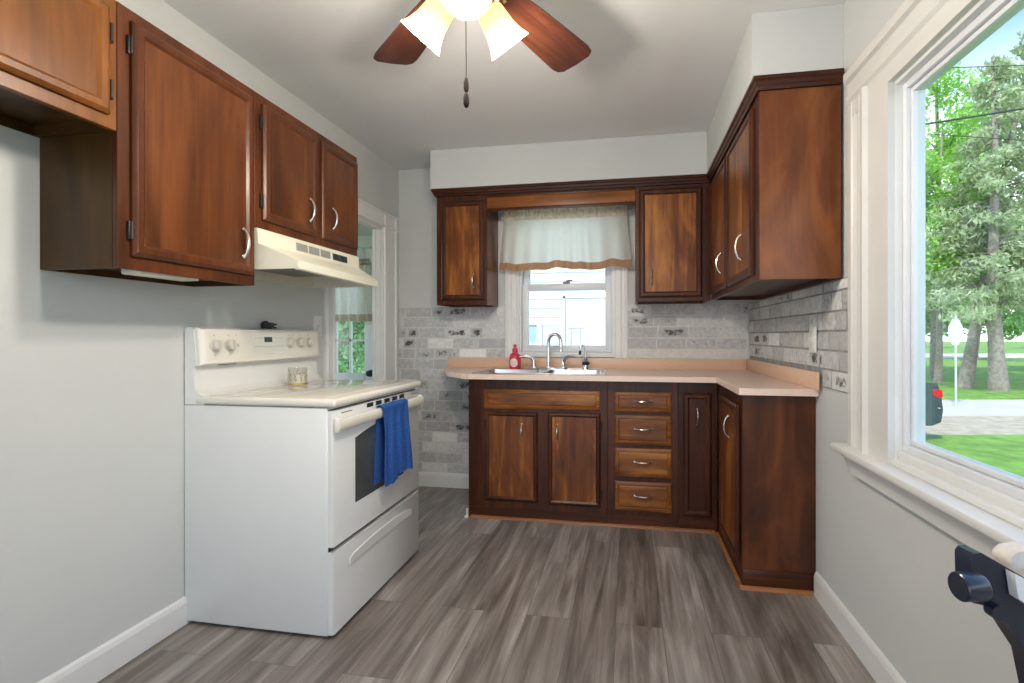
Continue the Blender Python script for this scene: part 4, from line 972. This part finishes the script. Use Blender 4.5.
M['signback'] = plain('galvanised_sign', srgb(206, 222, 214), .4, .0, var=.04)
M['cable'] = plain('cable_jacket', (.05, .055, .05), .7, var=.1)
M['sidewin'] = plain('pale_blue_pane', srgb(176, 196, 206), .1, var=.06)
cy_, sy_ = math.cos(YAW), math.sin(YAW)
RD = Vector((cy_, sy_, 0)); FW = Vector((-sy_, cy_, 0))     # along the street, away from the house
def strip(name, d0, d1, z0, z1, mat, s0=-60, s1=160):
    bm = nb(); bx(bm, s0, s1, d0, d1, z0, z1, f=lambda u, n, z: RD*u+FW*n+Vector((0, 0, z)))
    return tag(obj(name, bm, mat, smooth=0), kind='structure')
strip('ground', -30, 170, GZ-.4, GZ-.06, M['grass'])
b = nb(); bx(b, -9, 7, -14, Y0-.02, -.4, -.14); tag(obj('bounce_slab', b, M['bounce_slab'], smooth=0), kind='structure')  # unseen pale slab, added to bounce neutral daylight onto the ceiling
b = nb(); bx(b, -3.6, 1.7, BW+.14, 8.5, GZ-.06, GZ+.02); tag(obj('bounce_strip', b, M['bounce_slab'], smooth=0), kind='structure')  # pale strip added to bounce whiter light into the sink curtain
strip('lawn_near', -14, 10.6, GZ-.06, GZ, M['grass'], 1.62)
strip('road_shoulder', 10.6, 13.2, GZ-.06, GZ-.02, M['dirt'], 1.8)
strip('road', 13.2, 16.6, GZ-.06, GZ-.03, M['road'])
strip('lawn_far', 16.6, 46, GZ-.06, GZ, M['grass'])
strip('road_far', 46, 58, GZ-.06, GZ-.02, M['road'])
strip('lawn_distant', 58, 170, GZ-.06, GZ, M['grass'])
# trees ------------------------------------------------------------
def leaves(centres, radii, n, size, seed, droop=0, elong=1.0):
    g = np.random.default_rng(seed); centres = np.array(centres); radii = np.array(radii)
    pick = g.choice(len(centres), n, p=radii**2/np.sum(radii**2))
    d = g.normal(size=(n, 3)); d /= np.linalg.norm(d, axis=1)[:, None]
    rad = radii[pick]*g.random(n)**.45
    p = centres[pick]+d*rad[:, None]*np.array([1, 1, .62])
    a = g.normal(size=(n, 3)); a[:, 2] -= droop; a /= np.linalg.norm(a, axis=1)[:, None]
    c = np.cross(a, g.normal(size=(n, 3))); c /= np.linalg.norm(c, axis=1)[:, None]
    s = size*(.6+.8*g.random(n))[:, None]
    v = np.stack([p-a*s*elong, p+c*s*.5, p+a*s*elong, p-c*s*.5], 1).reshape(-1, 3)
    return v, n
def foliage(name, root, cl, rd, n, size, seed, mat, droop=0, elong=1.0):
    v, k = leaves(cl, rd, n, size, seed, droop, elong); v = v-np.array(rootloc(root))
    me = bpy.data.meshes.new(name); me.vertices.add(len(v)); me.vertices.foreach_set('co', v.astype(np.float32).ravel())
    me.loops.add(4*k); me.loops.foreach_set('vertex_index', np.arange(4*k, dtype=np.int32)); me.polygons.add(k)
    me.polygons.foreach_set('loop_start', np.arange(0, 4*k, 4, dtype=np.int32)); me.materials.append(mat); me.update(calc_edges=True)
    o = bpy.data.objects.new(name, me); COL.objects.link(o); o.parent = root; return o
def tree(x, y, label, kind, H, r0, n, seed, lean=(0, 0), low=.22, spread=3.0, mat=None, name='tree', size=.14, group=None):
    rr = random.Random(seed); root = empty(name, (x, y, GZ), label, 'tree', group)
    b = nb(); tr = []
    for i in range(9):
        t = i/8; tr.append(Vector((x+lean[0]*t+.08*math.sin(t*7+seed), y+lean[1]*t+.08*math.cos(t*6+seed), GZ-.05+H*t)))
    tube(b, tr, [r0*.72*(1.25 if i == 0 else 1-.9*i/8)+.02 for i in range(9)], 10)
    at_ = lambda t: tr[min(7, int(t*8))].lerp(tr[min(7, int(t*8))+1], t*8-min(7, int(t*8)))
    cl, rd = [], []
    if kind == 'conifer':
        k = int(H*5.2)
        for i in range(k):
            t = low+(1-low)*(i+.5)/k; L = spread*(1-t)**.75*(.55+.6*rr.random())+.25; a = rr.random()*2*PI
            p = at_(min(.999, t)); q = p+Vector((math.cos(a)*L, math.sin(a)*L, -.12*L+.1*rr.random()))
            tube(b, [p, p.lerp(q, .5)+Vector((0, 0, .08*L)), q], [.045*(1-t)+.012, .03*(1-t)+.01, .006], 5)
            for s_ in (.35, .6, .82, 1.0):
                cl.append(tuple(p.lerp(q, s_)-Vector((0, 0, .12)))); rd.append(.30+.17*L*(1.1-s_*.5)*.9)
    else:
        k = 26
        for i in range(k):
            t = low+(.95-low)*i/k; L = spread*(.5+.6*rr.random())*(1-.55*max(0, t-.5)*2); a = i*2.4+rr.random()
            p = at_(t*.8); q = p+Vector((math.cos(a)*L, math.sin(a)*L, L*.55*rr.random()+H*.10))
            tube(b, [p, p.lerp(q, .5)+Vector((0, 0, .1*L)), q], [.07*(1-t*.6), .045, .012], 5)
            for s_ in (.5, .75, 1.0):
                cl.append(tuple(p.lerp(q, s_)+Vector((rr.uniform(-.4, .4), rr.uniform(-.4, .4), rr.uniform(-.2, .5))))); rd.append(.55+.32*L*.6)
    obj('trunk', b, M['bark'], root, 60)
    foliage('foliage', root, cl, rd, n, size, seed, mat or M['spruce'], .6 if kind == 'conifer' else 0, 1.3 if kind == 'conifer' else .9)
    return root
GT = 'trees across the street'
tree(13.6, 24.7, 'slim light green tree right behind the parked car, across the street', 'broad', 11.5, .17, 16000, 1, (.3, .2), .36, 3.0, M['maple'], size=.10, group=GT)
tree(13.39, 22.66, 'grey trunked conifer leaning to the right, behind the street sign', 'conifer', 15, .30, 11000, 2, (2.8, .3), .24, 2.9, M['spruce'], size=.085, group=GT)
tree(14.06, 21.76, 'thick upright conifer right of the leaning tree', 'conifer', 13, .36, 9500, 3, (-.1, .1), .24, 2.7, M['spruce'], size=.085, group=GT)
tree(15.2, 27.6, 'bright green maple standing farther back than the conifers', 'broad', 16, .28, 26000, 4, (0, 0), .16, 4.6, M['maple'], name='maple_tree', size=.12, group=GT)
tree(29.6, 48.3, 'deep green tree far behind the conifers', 'broad', 10, .3, 9000, 5, (0, 0), .2, 4.5, M['deep'], size=.22, group=GT)
tree(24.5, 31.4, 'green tree at the far right of the window view', 'broad', 12, .3, 14000, 6, (0, 0), .18, 4.6, M['deep'], size=.15, group=GT)
# trees that show through the entry door
tree(-5.8, 9.6, 'leafy green tree outside the entry door', 'broad', 6, .15, 22000, 8, (0, 0), .08, 2.2, M['door_tree'], size=.06)
tree(-9.8, 15.5, 'second leafy tree farther out beyond the entry door', 'broad', 7, .16, 12000, 9, (0, 0), .06, 2.8, M['maple'], size=.1)
for i, (x, y, s_) in enumerate(((38, 92, 6), (52, 98, 7), (66, 90, 6.5), (80, 86, 7))):
    rt = empty('tree', (x, y, GZ), 'pale green tree on the far horizon across the field', 'tree', 'trees on the horizon')
    b = nb(); tube(b, [(x, y, GZ), (x, y, GZ+s_*.6)], [.25, .1], 6); obj('trunk', b, M['bark'], rt)
    rr = random.Random(i); foliage('foliage', rt, [(x+rr.uniform(-3, 3), y+rr.uniform(-2, 2), GZ+s_*(.45+.3*rr.random())) for _ in range(9)], [2.2]*9, 1500, .5, 50+i, M['deep'])
# street sign seen from behind
p = Vector((9.86, 16.96, GZ)); SG = empty('street_sign', p, 'pale octagonal street sign on a thin post, seen from behind', 'sign')
b = nb(); bx(b, p.x-.025, p.x+.025, p.y-.012, p.y+.012, GZ-.05, GZ+2.75, .004); obj('post', b, M['signback'], SG)
b = nb(); prism(b, [(.43*math.cos(R(22.5+45*k)), .43*math.sin(R(22.5+45*k))) for k in range(8)], .013, .018, lambda a, c_, n: tuple(Vector((p.x, p.y, GZ+2.25))+RD*a*.55+FW*(n+0)+FW.cross(RD)*0+Vector((0, 0, c_))+RD*0), 0); obj('plate', b, M['signback'], SG, 0)
# utility wires strung along the street between two poles outside the view
for k, (h0, h1, rad_) in enumerate(((7.15, 7.95, .028), (8.75, 8.9, .012), (6.9, 6.55, .010))):
    A_ = Vector((8.25, 15.66, h0)); B_ = Vector((13.25, 16.54, h1)); dd = B_-A_
    b = nb(); pts = [A_+dd*(-1.2+8.4*i/24)+Vector((0, 0, .12*(max(0, i/24-.3)**2))) for i in range(25)]; tube(b, pts, rad_, 6)
    tag(obj('utility_wire', b, M['cable'], smooth=60), ['thick dark utility wire crossing the upper window view', 'thin utility wire, highest of the three across the trees', 'thin utility wire just below the thick one'][k], 'wire', 'utility wires over the street')
# parked car, tail towards the right
cp0 = Vector((6.12, 12.04, GZ)); CA = empty('car', cp0-RD*2.2, 'dark parked car with a red tail lamp behind the window frame', 'car')
cf = lambda a, c_, n: tuple(cp0-RD*a+FW*(n)+Vector((0, 0, c_*1.2)))      # a from the tail forwards, n across
b = nb()
side = [(.02, .32), (-.02, .52), (.02, .80), (.10, .98), (.62, 1.02), (1.15, 1.05), (3.2, 1.0), (4.2, .88), (4.45, .70), (4.48, .35), (4.3, .24), (3.95, .24), (3.9, .45), (3.7, .58), (3.45, .58), (3.27, .45), (3.22, .22), (1.25, .22), (1.2, .45), (1.0, .58), (.76, .58), (.58, .45), (.54, .26), (.2, .26)]
prism(b, side, -.85, .85, cf, .05); obj('body', b, M['carpaint'], CA, 40)
b = nb(); gl_ = [(.55, 1.01), (1.2, 1.38), (1.6, 1.44), (2.5, 1.42), (3.35, .99)]
lo = [b.verts.new(cf(a, c_, -.82+(c_-1.0)*.38)) for a, c_ in gl_]; hi = [b.verts.new(cf(a, c_, .82-(c_-1.0)*.38)) for a, c_ in gl_]
b.faces.new(lo); b.faces.new(hi[::-1])
for i in range(5): j = (i+1) % 5; b.faces.new((lo[i], lo[j], hi[j], hi[i]))
obj('greenhouse', b, M['carglass'], CA, 20)
b = nb(); prism(b, [(1.2, 1.385), (1.6, 1.445), (2.5, 1.425), (2.45, 1.455), (1.6, 1.475), (1.22, 1.41)], -.66, .66, cf, .006); obj('roof', b, M['carpaint'], CA, 30)
for s_ in (-.855, .70): 
    b = nb(); prism(b, [(-.012, .74), (-.002, .86), (.10, .885), (.20, .87), (.17, .78), (.08, .735)], s_, s_+.155, cf, .01); obj('tail_lamp', b, M['tail'], CA, 40)
for a in (.88, 3.58):
    for s_ in (-.84, .64):
        b = nb(); c0 = Vector(cf(a, .315, s_)); lathe(b, [(0, 0), (.19, 0), (.22, .01), (.30, .0), (.315, .02), (.315, .18), (.30, .2), (0, .2)], c0, FW, 28); obj('wheel', b, M['rubber'], CA, 40)
b = nb(); bx(b, -.045, -.02, -.5, .5, .45, .58, f=lambda u, n, z: cf(u, z, n)); obj('number_plate', b, M['plate'], CA, 0)

# neighbour's white house behind the sink window
HY = 8.5; HS = empty('house', (-.6, HY, GZ), 'white sided neighbour house seen through the sink window', 'house')
b = nb(); bx(b, -3.5, 3.8, HY+.02, HY+7, GZ-.05, 5.2)
n = 40
for i in range(n):
    z = GZ+i*.155
    prism(b, [(HY, z), (HY+.021, z), (HY+.021, z+.155), (HY+.012, z+.155)], -3.5, 3.8, lambda y, z_, x: (x, y, z_))
obj('wall', b, M['siding'], HS, 0)
b = nb(); prism(b, [(-3.9, 5.2), (4.2, 5.2), (.15, 8.0)], HY-.3, HY+7.3, lambda x, z_, y: (x, y, z_)); obj('roof', b, M['grey'], HS, 0)
b = nb(); bx(b, -2.36, -2.28, HY-.03, HY+.02, .62, 1.42); bx(b, -1.58, -1.50, HY-.03, HY+.02, .62, 1.42); bx(b, -2.28, -1.58, HY-.03, HY+.02, 1.34, 1.42); bx(b, -2.28, -1.58, HY-.03, HY+.02, .62, .68)
bx(b, -1.945, -1.915, HY-.02, HY+.02, .68, 1.34); bx(b, -2.28, -1.58, HY-.02, HY+.02, .99, 1.02); hw = obj('window', b, M['white'], HS, 0)
b = nb(); bx(b, -2.28, -1.58, HY-.008, HY+.01, .68, 1.34); obj('pane', b, M['sidewin'], hw, 0)
b = nb(); bx(b, -1.12, -1.08, HY-.03, HY+.02, GZ, 1.84); bx(b, -.20, -.16, HY-.03, HY+.02, GZ, 1.84); bx(b, -1.12, -.16, HY-.03, HY+.02, 1.80, 1.84); hd_ = obj('door_frame', b, M['casing'], HS, 0)
b = nb(); bx(b, -1.07, -.21, HY-.02, HY+.02, GZ, 1.79); obj('door_leaf', b, M['siding'], hd_, 0)
b = nb(); tube(b, [(-.94, HY-.35, .95), (-.94, HY-.35, 1.28)], .012, 6); tube(b, [(-.78, HY-.35, .95), (-.78, HY-.35, 1.28)], .012, 6); tube(b, [(-.99, HY-.35, 1.28), (-.71, HY-.35, 1.28)], .016, 6); tube(b, [(-.96, HY-.35, 1.20), (-.74, HY-.35, 1.20)], .010, 6)
for x in (-.94, -.78): tube(b, [(x, HY-.35, GZ-.06), (x, HY-.35, .95)], .014, 6)
tag(obj('porch_rail', b, M['print'], smooth=40), 'thin grey metal hand rail in front of the neighbour house', 'rail')
